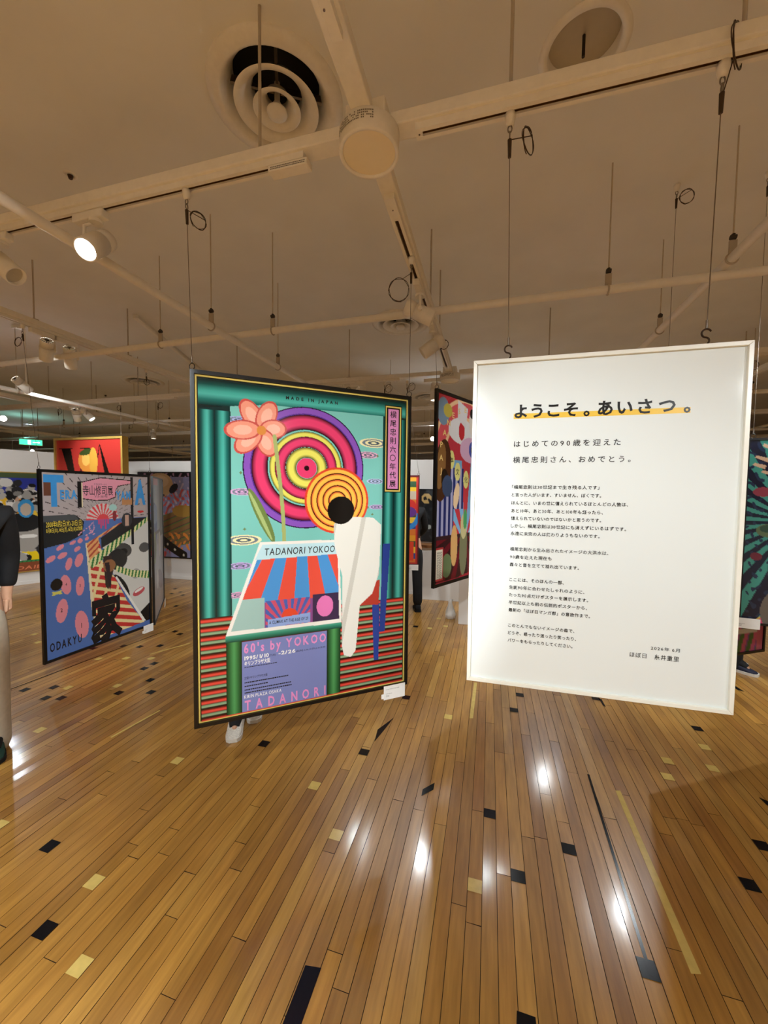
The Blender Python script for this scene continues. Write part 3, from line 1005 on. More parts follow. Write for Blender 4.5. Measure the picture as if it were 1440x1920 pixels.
def caption(root, wd, right=True, lines=(), cw=0.105, ch=0.058, x=None, drop=0.045):
    xc = (wd / 2 - cw / 2 - 0.02) if x is None else x
    mb = MB(); mb.bar((xc - cw / 2, -0.0225, -drop), (xc + cw / 2, -0.0205, -drop + ch))
    mb.bar((xc - cw / 2 - 0.012, -0.02, -drop + 0.006), (xc - cw / 2 + 0.02, -0.019, -drop + 0.03))
    c = mb.build('caption_card', M_CARD, root)
    c['label'] = 'white caption card clipped to the lower frame edge'
    t = MB()
    y = -0.0229
    if lines:
        put_text(t, lines[0], xc - cw * 0.4, -drop + ch * 0.72, y, width=cw * 0.62, height=0.0042, bold=0.02, res=1)
    for (zz, w0) in ((0.42, 0.26), (0.30, 0.12), (0.22, 0.14)):
        xx = xc - cw * 0.4
        while xx < xc - cw * 0.4 + cw * w0:
            l = random.uniform(0.002, 0.005)
            t.bar((xx, y - 0.0001, -drop + ch * zz), (xx + l, y, -drop + ch * zz + 0.0017)); xx += l + 0.0012
    t.build('caption_print', M_GREYINK, c)
    return c


def letters(root, wd, ht, items, ink, name='lettering', y=-0.0046):
    """one mesh per line of writing; a list inside the list is one line set letter by letter"""
    for line in items:
        mb = MB()
        for it in (line if isinstance(line, list) else [line]):
            ch, u, v = it[0], it[1], it[2]
            kw = dict(it[3]) if len(it) > 3 else {}
            if 'w' in kw: kw['width'] = kw.pop('w') * wd
            if 'h' in kw: kw['height'] = kw.pop('h') * ht
            put_text(mb, ch, -wd / 2 + u * wd, ht - v * ht, y, **kw)
        mb.build(name, ink, root)


INK = lambda n, c: mat('ink_' + n, c, 0.3, noise=0.03)

# ---- main poster: teal columns, rings, stripes
A_, B_ = (-1.166, 1.294), (-0.398, 1.920)
ZB, ZT = 0.514, 1.984
main, WD = panel_root('hanging_poster', A_, B_, ZB, 'large black framed teal poster with pink and orange rings, nearest on the left', 'poster')
HT = ZT - ZB
frame(main, WD, HT, 0.0155, M_BLACK)
c = Canvas(WD, HT, 440, '#0d1211')
U, V = c.U, c.V
gold = (U > .0165) & (U < .9835) & (V > .011) & (V < .989) & ~((U > .024) & (U < .976) & (V > .0162) & (V < .9838))
c.fill(gold, '#e0c766')
TEAL = [(0, '#06201f'), (.18, '#0f4f49'), (.42, '#3fa595'), (.55, '#4fb3a4'), (.75, '#1d6f66'), (1, '#06201f')]
GREEN = [(0, '#0c1d10'), (.25, '#2c6a38'), (.5, '#4f9a58'), (.75, '#2c6a38'), (1, '#0c1d10')]
box = lambda a, b, d, e: (U >= a) & (U <= d) & (V >= b) & (V <= e)
c.fill(box(.028, .019, .972, .985), '#122b2a')
c.fill(box(.15, .075, .849, .69), '#7cc4b8')
for a, b in ((.03, .088), (.088, .15)): c.grad(box(a, .103, b, .688), (U - a) / (b - a), TEAL)
for a, b in ((.849, .91), (.91, .972)): c.grad(box(a, .08, b, .688), (U - a) / (b - a), TEAL)
c.grad(box(.028, .022, .972, .103) & (V < .103 - .028 * np.minimum(U / .3, 1)), (V - .022) / .07, TEAL)
# ground stripes
m = box(.028, .689, .972, .985)
ph = ((V - .689) / .0262) % 1
c.grad(m, ph, [(0, '#1d0a08'), (.12, '#7a1f17'), (.25, '#e2483a'), (.42, '#d8443a'), (.5, '#4a2018'), (.6, '#7f9b76'), (.78, '#8fb089'), (.88, '#2c1c12'), (1, '#1d0a08')])
# soft clouds and small marks on the light field
for (u, v, a, col) in ((.80, .165, .075, '#efe6b0'), (.20, .47, .075, '#efe6b0'), (.81, .29, .045, '#b9c2e6'), (.82, .375, .04, '#c9a6da'), (.77, .205, .055, '#e3a9c4'),
                       (.195, .33, .05, '#d7a8d2'), (.185, .545, .05, '#c2a3dc'), (.175, .63, .045, '#e1a4c8'), (.185, .125, .05, '#a9b0e0')):
    for k, cc in enumerate((col, '#6f7d88', col, '#50606a', col)):
        c.fill((c.ell(u, v, a * (1 - .2 * k), a * .3 * (1 - .2 * k)) < 1) & box(.15, .075, .849, .69), cc)
for k in range(26):
    u, v = random.uniform(.16, .84), random.uniform(.09, .66)
    c.fill((c.ell(u, v, .007, .0025) < 1) | (c.ell(u, v, .0025, .007) < 1), '#6d7f4a')
# plain target rings
cu, cv = .472, .255
for r, col in ((.275, '#2a1238'), (.27, '#8a55b8'), (.245, '#5d3490'), (.24, '#2a0f18')): c.ring(cu, cv, 0, r, col)
d = c.dist(cu, cv)
def band(r0, r1, mid, edge, cu=cu, cv=cv, msk=None):
    dd = c.dist(cu, cv); mm = (dd >= r0) & (dd < r1)
    if msk is not None: mm &= msk
    c.grad(mm, (dd - r0) / (r1 - r0), [(0, edge), (.3, mid), (.7, mid), (1, edge)])
band(.175, .238, '#e6416f', '#2a0a14')
c.fill(d < .172, '#7cc4b8')
band(.135, .165, '#e5dc62', '#1c1a0c')
band(.095, .142, '#e6416f', '#2a0a14')
band(.048, .094, '#e9e264', '#221f0e')
c.fill(d < .046, '#e6416f'); c.fill(d < .012, '#2a0a14')
cu2, cv2 = .618, .354
c.fill(c.dist(cu2, cv2) < .156, '#2b0c08')
for k in range(5):
    band(.012 + k * .028, .012 + (k + 1) * .028, '#f7c04f', '#e0452f', cu2, cv2)
    c.ring(cu2, cv2, .012 + k * .028, .0165 + k * .028, '#3a0f0a')
c.ring(cu2, cv2, .146, .156, '#e0452f')
# simple five petal flower and stem
for a, l in ((-2.1, .125), (-1.15, .12), (-.1, .10), (1.15, .11), (2.35, .125), (3.05, .13)):
    u, v = .27 + math.cos(a) * l * .55, .148 + math.sin(a) * l * .55 / c.asp
    e = c.ell(u, v, l * .58, .042, a)
    c.fill(e < 1, '#c9524a'); c.fill(e < .86, '#f09a80'); c.fill((e < .5), '#f6b8a0')
c.fill(c.ell(.275, .15, .02, .02) < 1, '#d98a3c')
for k in range(120):
    t = k / 119; u = .33 + .03 * math.sin(t * 3) - .02 * t + .06 * t * t; v = .165 + t * .45
    c.fill(c.dist(u, v) < .0085, '#a7b26c')
c.fill(c.ell(.275, .40, .13, .022, 1.15) < 1, '#6f8446'); c.fill(c.ell(.27, .40, .12, .008, 1.15) < 1, '#a9bd78')
# white bordered table top with plain stripes
c.poly([(.267, .477), (.627, .479), (.643, .749), (.125, .747)], '#efeae0')
inn = c.pmask([(.277, .486), (.619, .487), (.630, .737), (.146, .736)])
c.rays(.452, .30, 46, ('#e4513f', '#4b92cf'), inn)
c.poly([(.277, .486), (.619, .487), (.621, .525), (.245, .53)], '#bfe0e6')
c.fill(inn & (V > .66), '#8a4a86')
c.rays(.40, .76, 60, ('#c9506a', '#4b5fa8'), inn & (V > .655) & (U > .29) & (U < .49))
c.fill(inn & (V > .645) & (U < .285), '#9fc0b8')
c.fill(inn & (V > .65) & (U > .50), '#3a2a4a')
c.fill(c.ell(.56, .69, .04, .05) < 1, '#e276b2')
c.fill(c.ell(.395, .705, .035, .03) < 1, '#e0492f')
c.poly([(.30, .713), (.49, .705), (.49, .735), (.30, .737)], '#8fa6d8')
c.grad(c.pmask([(.125, .747), (.643, .749), (.640, .770), (.125, .768)]), (V - .747) / .022, [(0, '#5fae94'), (.4, '#2f8a70'), (1, '#0d2a22')])
for a, b in ((.126, .190), (.570, .638)): c.grad(box(a, .768, b, .983), (U - a) / (b - a), GREEN)
c.fill(box(.190, .770, .570, .983), '#7d86bc')
# plain pale and dark rounded shapes beside blue bars
c.poly([(.855, .50), (.895, .50), (.87, .80), (.84, .80)], '#27408f')
c.poly([(.80, .70), (.84, .70), (.838, .895), (.812, .895)], '#27408f')
c.poly([(.66, .645), (.84, .62), (.835, .705), (.665, .695)], '#b23a2e')
slab = c.pmask([(.60, .43), (.64, .405), (.80, .41), (.845, .435), (.835, .60), (.80, .665), (.735, .70), (.715, .85), (.69, .87), (.655, .86), (.645, .83), (.645, .60), (.605, .50)])
c.fill(slab, '#e9e7dc')
c.fill(slab & (((U * 7 + V * 2) % 1) < .16), '#cfccc0')
c.fill(c.ell(.636, .385, .066, .066) < 1, '#14110f')
# upright pink label strip
c.fill(box(.858, .036, .950, .326), '#0f1412'); c.fill(box(.862, .039, .946, .323), '#e0c766'); c.fill(box(.868, .043, .940, .319), '#14100f')
c.fill(box(.876, .048, .932, .314), '#dd8fc0')
c.obj('artwork', M_PRINT, main, -WD / 2, HT, -0.004)
it = [('MADE IN JAPAN', .379, .0525, dict(w=.237, h=.0098, bold=.03, track=.35))]
it.append([(ch, .886, .075 + k * .0288, dict(size=.036, bold=.008)) for k, ch in enumerate('横尾忠則六〇年代展')])
it.append(('TADANORI YOKOO', .285, .518, dict(w=.32, h=.022, bold=.006, slant=.08)))
it.append(('A CLIMAX AT THE AGE OF 29', .305, .727, dict(w=.175, h=.010, bold=.01)))
it += [('a.m.11:00-p.m.8:00', .462, .8245, dict(w=.10, h=.006)), ('(TUE)', .305, .8255, dict(w=.028, h=.006)), ('(SUN)', .424, .825, dict(w=.032, h=.006)),
       ('主催=キリンプラザ大阪', .199, .884, dict(w=.098, h=.007))]
letters(main, WD, HT, it, INK('black', '#121210'), 'black_lettering')
letters(main, WD, HT, [("60's by YOKOO", .198, .805, dict(w=.367, h=.028, bold=.03, track=.12)), ('TADANORI', .200, .978, dict(w=.364, h=.030, bold=.03, track=.45))], INK('pink', '#e38fc4'), 'pink_lettering')
letters(main, WD, HT, [('1995/1/10', .200, .826, dict(w=.103, h=.0115, bold=.03)), ('-2/26', .345, .8255, dict(w=.076, h=.0115, bold=.03)), ('キリンプラザ大阪', .200, .8425, dict(w=.110, h=.011, bold=.02)),
                        ('KIRIN PLAZA OSAKA', .198, .942, dict(w=.160, h=.0105, bold=.004))], INK('white', '#f3f1ea'), 'white_lettering')
mb = MB()
for (v, u1) in ((.849, .335), (.896, .39), (.907, .30), (.918, .40), (.927, .40)):
    u = .2
    while u < u1:
        l = random.uniform(.004, .009)
        mb.bar((-WD / 2 + u * WD, -.0046, HT - v * HT), (-WD / 2 + (u + l) * WD, -.0045, HT - v * HT + .005 if v > .85 else HT - v * HT + .003)); u += l + .0022
mb.build('small_print', INK('black', '#121210'), main)
caption(main, WD, lines=("60's by YOKOO TADANORI",), x=WD / 2 - 0.078, drop=0.052, cw=0.118, ch=0.07)

dv = (Vector(B_) - Vector(A_)).normalized()
q = Vector(A_) + dv * 0.008; cable((-1.172, YA, ZR), (q.x, q.y, ZT), 'cable from the left track to the upper left corner of the large teal poster', coil=(0.045, 0.01), coil_r=0.03, coil_tilt=0.75, coil_dz=-0.115, coil_rot=1.2)
q = Vector(B_) - dv * 0.008; cable((XB + 0.012, 1.93, ZR), (q.x, q.y, ZT), 'cable to the upper right corner of the large teal poster', coil=(-0.062, 0.0), coil_r=0.05, coil_tilt=0.0, coil_dz=-0.15, coil_rot=0.2)

# ---- white greeting panel
PA, PB = (-0.062, 1.300), (0.684, 1.308)
PZ0, PZ1 = 0.879, 1.929
pan, PWD = panel_root('hanging_text_panel', PA, PB, PZ0, 'large white framed panel printed with a welcome message in black', 'text panel')
PHT = PZ1 - PZ0
M_WFRAME = mat('white_frame', '#f4f3e6', 0.3, noise=0.01)
fr = MB(); x = PWD / 2; fw = 0.0125
for (a, b, cc, dd) in ((( -x, 0), (x, 0), (x - fw, fw), (-x + fw, fw)), ((x, 0), (x, PHT), (x - fw, PHT - fw), (x - fw, fw)),
                       ((x, PHT), (-x, PHT), (-x + fw, PHT - fw), (x - fw, PHT - fw)), ((-x, PHT), (-x, 0), (-x + fw, fw), (-x + fw, PHT - fw))):
    g = 0.00025
    cx = sum(p[0] for p in (a, b, cc, dd)) / 4; cz = sum(p[1] for p in (a, b, cc, dd)) / 4
    P = [(p[0] + (g if p[0] < cx else -g), p[1] + (g if p[1] < cz else -g)) for p in (a, b, cc, dd)]
    V_ = [(p[0], -0.0125, p[1]) for p in P] + [(p[0], 0.0095, p[1]) for p in P]
    fr.add(V_, [(0, 1, 2, 3), (7, 6, 5, 4), (0, 4, 5, 1), (1, 5, 6, 2), (2, 6, 7, 3), (3, 7, 4, 0)])
fo = fr.build('frame', M_WFRAME, pan); bevel(fo, 0.0008, 1)
MB().bar((-x + 0.003, -0.0035, 0.003), (x - 0.003, 0.007, PHT - 0.003)).build('board', M_PANEL, pan)
mb = MB()
mb.bar((-x + .171 * PWD, -.0039, PHT - .180 * PHT), (-x + .8135 * PWD, -.0036, PHT - .1645 * PHT))
mb.build('yellow_highlight', INK('highlight', '#f2c94c'), pan)
it = []
for ch, uc in (('よ', .199), ('う', .263), ('こ', .327), ('そ', .393), ('。', .452), ('あ', .520), ('い', .590), ('さ', .660), ('つ', .735), ('。', .802)):
    it.append((ch, uc, .1745 if ch != '。' else .1755, dict(size=.0475, bold=.028, center=True)))
it = [it]
it += [('はじめての90歳を迎えた', .175, .2625, dict(w=.405, h=.0150, bold=.009, track=.22)),
       ('横尾忠則さん、おめでとう。', .173, .3105, dict(w=.445, h=.0150, bold=.009, track=.22))]
body = [(.3895, '「横尾忠則は30世紀まで生き残る人です」', .338), (.413, 'と言った人がいます、すいません、ぼくです。', .346), (.4375, 'ほんとに、いまの世に憶えられているほとんどの人物は、', .444),
        (.4615, 'あと10年、あと30年、あと100年も経ったら、', .355), (.4845, '憶えられていないのではないかと思うのです。', .349), (.5075, 'しかし、横尾忠則は30世紀にも消えずにいるはずです。', .441), (.531, '永遠に未完の人は終わりようもないのです。', .346),
        (.579, '横尾忠則から生み出されたイメージの大洪水は、', .381), (.603, '90歳を迎えた現在も', .167), (.627, '轟々と音を立てて溢れ出ています。', .274),
        (.6735, 'ここには、そのほんの一部、', .218), (.6975, '生誕90年に合わせたしゃれのように、', .298), (.721, 'たった90点だけポスターを展示します。', .313), (.7445, '半世紀以上も前の伝説的ポスターから、', .310), (.768, '最新の「ほぼ日マンガ部」の意欲作まで。', .322),
        (.8165, 'このとんでもないイメージの森で、', .265), (.8400, 'どうぞ、惑ったり迷ったり笑ったり、', .273), (.8635, 'パワーをもらったりしてください。', .260)]
for v, s, wdt in body: it.append((s, .1715, v, dict(w=wdt, h=.0090, bold=.016, track=.05)))
it += [('2026年 6月', .718, .8435, dict(w=.100, h=.0085, bold=.008, track=.06)), ('ほぼ日　糸井重里', .6445, .870, dict(w=.172, h=.0115, bold=.008, track=.08))]
letters(pan, PWD, PHT, it, INK('black', '#121210'), 'printed_message', y=-0.0043)
cable((0.031, 1.30, ZR), (0.044, 1.300, PZ1), 'cable to the upper left of the white panel', coil=(0.055, 0.0), s_hook=True, coil_r=0.034, coil_tilt=0.35, coil_dz=-0.09, coil_rot=1.0)
cable((0.580, 1.30, ZR), (0.575, 1.305, PZ1), 'cable to the upper right of the white panel, loop standing up', coil=(0.02, -0.02), s_hook=True, coil_r=0.048, coil_tilt=0.2, coil_dz=0.02, coil_rot=0.9)

# ---- pink and blue poster on the left
A_, B_ = (-3.186, 2.039), (-3.154, 2.958)
tp, WD = panel_root('hanging_poster', A_, B_, 0.190, 'black framed poster with pink banner and blue path, on the left', 'poster')
HT = 1.458
frame(tp, WD, HT, 0.02, M_BLACK)
c = Canvas(WD, HT, 210, '#b3a7a5'); U, V = c.U, c.V
box = lambda a, b, d, e: (U >= a) & (U <= d) & (V >= b) & (V <= e)
# grey sky with dark dashes spreading from the horizon
ang = np.arctan2((V - .275) * c.asp, U - .51); dd = c.dist(.51, .275)
c.fill((V < .275) & (np.abs(((ang * 22 / math.pi) % 1) - .5) < .06) & ((dd * 14 + np.floor(ang * 22 / math.pi) * .37) % 1 < .55) & (dd > .12), '#4a4344')
c.fill((V > .272), '#5272b0')
c.rays(.509, .275, 44, ('#e04b50', '#d9cbc6'), (dd < .15) & (V < .272))
c.fill((dd < .055) & (V < .272), '#e04b50')
for k, (u, l) in enumerate(((.47, .03), .0 and 0 or (.49, .055), (.51, .04), (.535, .06), (.555, .03))): c.fill(box(u - .007, .27, u + .007, .27 + l), '#d24a78')
c.poly([(.028, .236), (.27, .238), (.341, .277), (.325, .35), (.20, .385), (.025, .403)], '#232628')
c.poly([(.028, .236), (.27, .238), (.30, .265), (.028, .27)], '#4b4f52')
# pale and dark plain fields on the right
pale = c.pmask([(.485, .379), (.70, .31), (.98, .275), (.98, .905), (.881, .905), (.614, .628), (.53, .52)])
c.fill(pale, '#d9d9d2')
c.poly([(.485, .379), (.689, .30), (.80, .275), (.98, .275), (.98, .30), (.49, .44)], '#2a2c2e')
for (u, v, a, b, r, col) in ((.70, .47, .09, .07, .3, '#4a4a48'), (.70, .48, .045, .035, 0, '#191919'), (.93, .47, .06, .05, 0, '#5a5a58'), (.64, .52, .10, .10, .5, '#2a2a2a'), (.66, .70, .07, .16, -.5, '#1c1c1d'), (.86, .75, .07, .035, -.35, '#c2525a'), (.86, .74, .05, .014, -.35, '#f0efe8'), (.83, .63, .05, .05, 0, '#a9a9a3')):
    c.fill((c.ell(u, v, a, b, r) < 1) & pale, col)
c.poly([(.84, .90), (.98, .84), (.98, .955), (.90, .955)], '#151617')
# striped wedge
wed = c.pmask([(.356, .403), (.46, .375), (.485, .44), (.50, .52), (.614, .628), (.73, .79), (.916, .958), (.456, .969), (.392, .766), (.365, .52)])
c.fill(wed, '#c93a36')
c.grad(wed & (np.abs(((V * 22 - U * 5) % 1) - .5) < .22), V * 0, [(0, '#f0dca0'), (1, '#f0dca0')])
c.fill(wed & (np.abs((((U * 9 + V * 4)) % 1) - .5) < .12) & (V < .75), '#f0dca0')
edge_l = c.pmask([(.350, .40), (.372, .40), (.408, .766), (.47, .969), (.44, .969), (.385, .766)])
c.fill(edge_l, '#f0e2b8')
orw = c.pmask([(.356, .403), (.60, .32), (.689, .295), (.69, .30), (.53, .36), (.465, .378), (.46, .46), (.38, .50)])
c.fill(orw, '#e8a86a'); c.fill(orw & (((U * 18 + V * 30) % 1) < .4), '#b8503c')
# two green and cream bands
for P in ([(.37, .505), (.58, .415), (.80, .34), (.975, .27), (.975, .30), (.80, .375), (.60, .46), (.40, .55)], [(.62, .555), (.80, .605), (.98, .63), (.98, .68), (.78, .645), (.62, .59)]):
    g_ = c.pmask(P); c.fill(g_, '#e8e6a8'); c.fill(g_ & (((U * 26 + V * 9) % 1) < .45), '#2f7a3c')
c.poly([(.614, .628), (.63, .622), (.93, .952), (.90, .952)], '#f2f0e8')
# plain pink ovals climbing the blue path
OV = [(.181, .610, .04, .085, -.15), (.295, .633, .035, .085, .08), (.145, .746, .045, .10, .12), (.302, .851, .055, .125, -.12), (.291, .489, .032, .06, .3), (.208, .501, .025, .055, .25),
      (.160, .451, .04, .022, -.5), (.073, .462, .04, .022, -.55), (.279, .426, .03, .018, -.6), (.145, .407, .035, .018, -.6), (.304, .383, .022, .02, -.8), (.244, .389, .028, .014, -.5), (.362, .374, .02, .014, -.8)]
for (u, v, a, b, r) in OV: c.fill(c.ell(u, v, a, b, r) < 1, '#e58d97')
for k in range(22):
    t = k / 21; u = .36 + .08 * math.sin(k * 2.2) * (1 - t) + t * .06; v = .355 - t * .07
    c.fill(c.ell(u, v, .013 * (1 - t * .6), .006 * (1 - t * .5), -.6) < 1, '#e2a0b4')
c.fill(c.ell(.11, .60, .045, .05) < 1, '#17181a'); c.fill(c.ell(.112, .645, .04, .01, .3) < 1, '#d8cf60'); c.fill(c.ell(.112, .645, .04, .01, -.3) < 1, '#d8cf60')
c.poly([(.50, .49), (.58, .49), (.60, .58), (.545, .69), (.52, .67)], '#3a2c28'); c.fill(c.ell(.56, .55, .06, .06, .4) < 1, '#9a6a44'); c.poly([(.515, .53), (.56, .53), (.575, .66), (.56, .70)], '#33262a')
# banner and posts
pk = c.pmask([(.33, .062), (.50, .033), (.66, .04), (.79, .043), (.80, .058), (.66, .075), (.635, .10), (.63, .14), (.56, .158), (.45, .16), (.33, .148)])
big = c.pmask([(.325, .058), (.50, .028), (.66, .035), (.795, .038), (.807, .06), (.665, .08), (.642, .10), (.637, .145), (.56, .163), (.45, .165), (.325, .153)])
c.fill(big, '#1b1718'); c.fill(pk, '#e99cae')
c.fill(box(.293, .056, .333, .20), '#15161a'); c.fill(box(.325, .062, .334, .196), '#e6dcb0')
c.fill(box(.79, .02, .818, .44), '#26282b')
c.fill(box(.035, .065, .11, .135), '#6d4434'); c.fill(box(.70, .15, .80, .19), '#c08a5c')
c.fill(box(.83, .20, .95, .255), '#b8aca8'); c.fill(c.ell(.895, .237, .035, .012) < 1, '#d23a3c')
c.fill(c.ell(.745, .285, .055, .07) < 1, '#3a3d40'); c.fill(box(.725, .255, .765, .32), '#c9a490')
c.fill(c.ell(.605, .205, .04, .03) < 1, '#a9d3cc'); c.fill(c.ell(.62, .255, .02, .05) < 1, '#8a3438')
c.obj('artwork', M_PRINT, tp, -WD / 2, HT, -0.004)
letters(tp, WD, HT, [('T', .035, .181, dict(w=.15, h=.155, bold=.05)), ('ERA', .155, .150, dict(w=.135, h=.047, bold=.04)), ('YAM', .636, .157, dict(w=.15, h=.05, bold=.04)), ('A', .832, .184, dict(w=.122, h=.15, bold=.05))], INK('sky', '#3f94d6'), 'blue_lettering')
it = [('寺山修司展', .337, .128, dict(w=.272, h=.045, bold=.006)), ('家', .375, .962, dict(w=.30, h=.205, bold=.05)), ('ODAKYU', .046, .9465, dict(w=.25, h=.046, bold=.022, track=.1)),
      ('テラヤマワールド', .435, .075, dict(w=.115, h=.010)), ('きらめく闇の宇宙', .44, .145, dict(w=.115, h=.010))]
for n, (u, v, hh) in {'1': (.295, .87, .03), '2': (.133, .752, .022), '3': (.288, .64, .018), '4': (.176, .618, .018)}.items(): it.append((n, u, v, dict(h=hh, size=hh * 1.6)))
letters(tp, WD, HT, it, INK('dark', '#17171c'), 'black_lettering')
letters(tp, WD, HT, [('2000年8月2日(水)-20日(日)', .046, .296, dict(w=.28, h=.027, bold=.012)), ('8月8日(火),14日(月),16日(水)は休館', .046, .324, dict(w=.28, h=.020, bold=.008))], INK('yellow', '#e8d24a'), 'yellow_lettering')
caption(tp, WD, drop=0.05, cw=0.105, ch=0.075, x=WD / 2 - 0.05)
cable((-3.42, 2.12, ZR + ZUP), (A_[0], A_[1] + .01, 0.190 + HT), 'cable to the near upper corner of the pink and blue poster', coil=(-0.035, -0.01), coil_r=0.03, coil_dz=-0.13, coil_tilt=0.6)
cable((-3.42, 3.20, ZR + ZUP), (-3.16, 2.975, 0.190 + HT + .02), 'cable reaching down behind the far corner of the pink and blue poster', coil=(0.004, 0.0), coil_r=0.026, coil_dz=-0.13, coil_rot=1.2)

# ---- pale blue grey poster seen edge on
A_, B_ = (-3.150, 2.985), (-3.80, 3.745)
bp_, WD = panel_root('hanging_poster', A_, B_, 0.180, 'narrow looking pale blue grey poster turned away behind the pink and blue one', 'poster')
HT = 1.46
frame(bp_, WD, HT, 0.014, M_BLACK)
c = Canvas(WD, HT, 90, '#98a0b0'); U, V = c.U, c.V
c.grad(V < .45, U, [(0, '#8fb8d8'), (.3, '#a9bccb'), (.55, '#8c9aa6'), (.7, '#39413f'), (.85, '#1e2524'), (1, '#5a6a66')])
c.fill((c.ell(.12, .33, .28, .22) < 1), '#2f62b4'); c.fill(c.ell(.22, .26, .2, .1) < 1, '#6f9cd0'); c.fill(c.ell(.1, .40, .10, .08) < 1, '#214a8c')
c.fill((V < .06) & (U < .5), '#d9a9bc')
c.fill((V > .385) & (V < .41) & (U > .15), '#4a4a58')
c.fill(c.ell(.6, .5, .10, .14) < 1, '#c8c9c4'); c.fill(c.ell(.4, .62, .16, .2) < 1, '#b3b9c4'); c.fill(c.ell(.14, .49, .12, .16) < 1, '#7f9a52'); c.fill(c.ell(.14, .5, .07, .1) < 1, '#44605a')
c.fill(c.ell(.62, .77, .3, .1, .3) < 1, '#746e84'); c.fill(V > .86, '#a7a5ab'); c.fill(c.ell(.35, .74, .1, .1) < 1, '#c9ccd4')
c.obj('artwork', M_PRINTM, bp_, -WD / 2, HT, -0.004)
caption(bp_, WD, drop=0.07, cw=0.12, ch=0.09, x=WD / 2 - 0.07)

# ---- tall poster with red arches beyond the right track
A_ = (-0.397, 2.800); dr = Vector((.1645, .331)).normalized(); B_ = (A_[0] + dr.x * 1.02, A_[1] + dr.y * 1.02)
rp, WD = panel_root('hanging_poster', A_, B_, 0.803, 'black framed poster with red arches and navy stripes beside the white panel', 'poster')
HT = 1.456
frame(rp, WD, HT, 0.024, M_BLACK)
c = Canvas(WD, HT, 200, '#c9525a'); U, V = c.U, c.V
box = lambda a, b, d, e: (U >= a) & (U <= d) & (V >= b) & (V <= e)
c.fill(box(.0, .0, 1, 1), '#c23c46')
navy = ((U * 16) % 1 < .5)
c.fill(box(.03, .08, .32, .19), '#d8d4dc'); c.fill(box(.03, .08, .32, .19) & navy, '#3a3f78')
c.rays(.44, .80, 30, ('#c23a42', '#7fb0d4'), box(.02, .34, .98, .74))
c.fill(box(.02, .53, .26, .74) | (box(.2, .38, .4, .6)), '#a9a8c8'); c.fill((box(.02, .53, .26, .74) | (box(.2, .38, .4, .6))) & navy, '#29306a')
dd = c.dist(.44, .33); up = V < .33
for r0, r1, col in ((.30, .33, '#f2c89a'), (.33, .44, '#d8565c'), (.44, .47, '#f2c89a'), (.47, .5, '#b83038')): c.fill(up & (dd >= r0) & (dd < r1), col)
c.fill(c.ell(.36, .18, .10, .19, 1.57) < 1, '#e9e7e6'); c.fill(c.ell(.36, .18, .045, .07) < 1, '#c8323a')
c.poly([(.3, .02), (.45, .05), (.42, .16), (.30, .12)], '#e4e2e2'); c.fill(c.ell(.1, .1, .08, .1) < 1, '#7a93a8'); c.fill(c.ell(.16, .09, .06, .05) < 1, '#c2b04a')
c.fill(c.ell(.52, .12, .05, .10) < 1, '#ece4d8'); c.fill(c.ell(.52, .07, .04, .04) < 1, '#1c1a1c')
c.fill(c.ell(.50, .275, .16, .10) < 1, '#ddb3cf'); c.fill(c.ell(.53, .27, .055, .065) < 1, '#4a58a8'); c.fill(c.ell(.53, .27, .025, .03) < 1, '#15161a')
for (u, v) in ((.22, .34), (.31, .40), (.44, .44)): c.fill(c.ell(u, v, .042, .07) < 1, '#e6e08a')
c.fill(c.ell(.10, .40, .11, .23, .15) < 1, '#4a2c1a'); c.fill(c.ell(.08, .38, .06, .17, .15) < 1, '#8a6236'); c.fill(c.ell(.14, .46, .05, .1, -.2) < 1, '#23180f')
c.fill(c.ell(.17, .48, .07, .08) < 1, '#3c4c6a'); c.fill(c.ell(.30, .53, .04, .10, .2) < 1, '#e8c9a0')
c.fill(box(.02, .74, .98, .98), '#3a2226'); c.rays(.44, .70, 40, ('#6a1a22', '#3a1a1c'), box(.02, .76, .98, .98))
c.fill(c.ell(.28, .80, .05, .16) < 1, '#d8a868'); c.fill(c.ell(.42, .82, .06, .22) < 1, '#7a7a58'); c.fill(c.ell(.42, .70, .05, .10) < 1, '#c9c08a'); c.fill(c.ell(.44, .66, .03, .08) < 1, '#4fa060'); c.fill(c.ell(.18, .90, .07, .09) < 1, '#6a7a52')
c.poly([(.28, .985), (.98, .93), (.98, .985)], '#a02834')
c.fill(box(.03, .80, .13, .97), '#b03a3a'); c.fill(box(.04, .81, .12, .96), '#e6dcc4')
c.obj('artwork', M_PRINT, rp, -WD / 2, HT, -0.004)
it = []
for k, ch in enumerate('JAPANESE CULTURE'):
    a = math.radians(196 - k * 14.2)
    if ch != ' ': it.append((ch, .44 + .385 * math.cos(a), .33 - .385 * math.sin(a) / c.asp + .012, dict(size=.07, h=.03, bold=.02)))
letters(rp, WD, HT, [it], INK('straw', '#e8c878'), 'arched_lettering')
letters(rp, WD, HT, [('本', .20, .355, dict(size=.05)), ('文', .285, .415, dict(size=.055)), ('化', .415, .455, dict(size=.055))], INK('dark', '#17171c'), 'black_lettering')
mb = MB()
for k in range(5):
    v = .82
    while v < .955:
        l = random.uniform(.006, .012); xx = -WD / 2 + (.05 + k * .014) * WD
        mb.bar((xx, -.0046, HT - (v + l) * HT), (xx + .006, -.0045, HT - v * HT)); v += l + .003
mb.build('small_print', INK('dark', '#17171c'), rp)
q = Vector(A_); cable((XB + 0.004, 2.88, ZR), (q.x + .006, q.y + .012, .803 + HT), 'cable to the upper corner of the red arched poster', coil=(0.062, 0.0), coil_r=0.03, coil_dz=-0.08, coil_tilt=0.2)

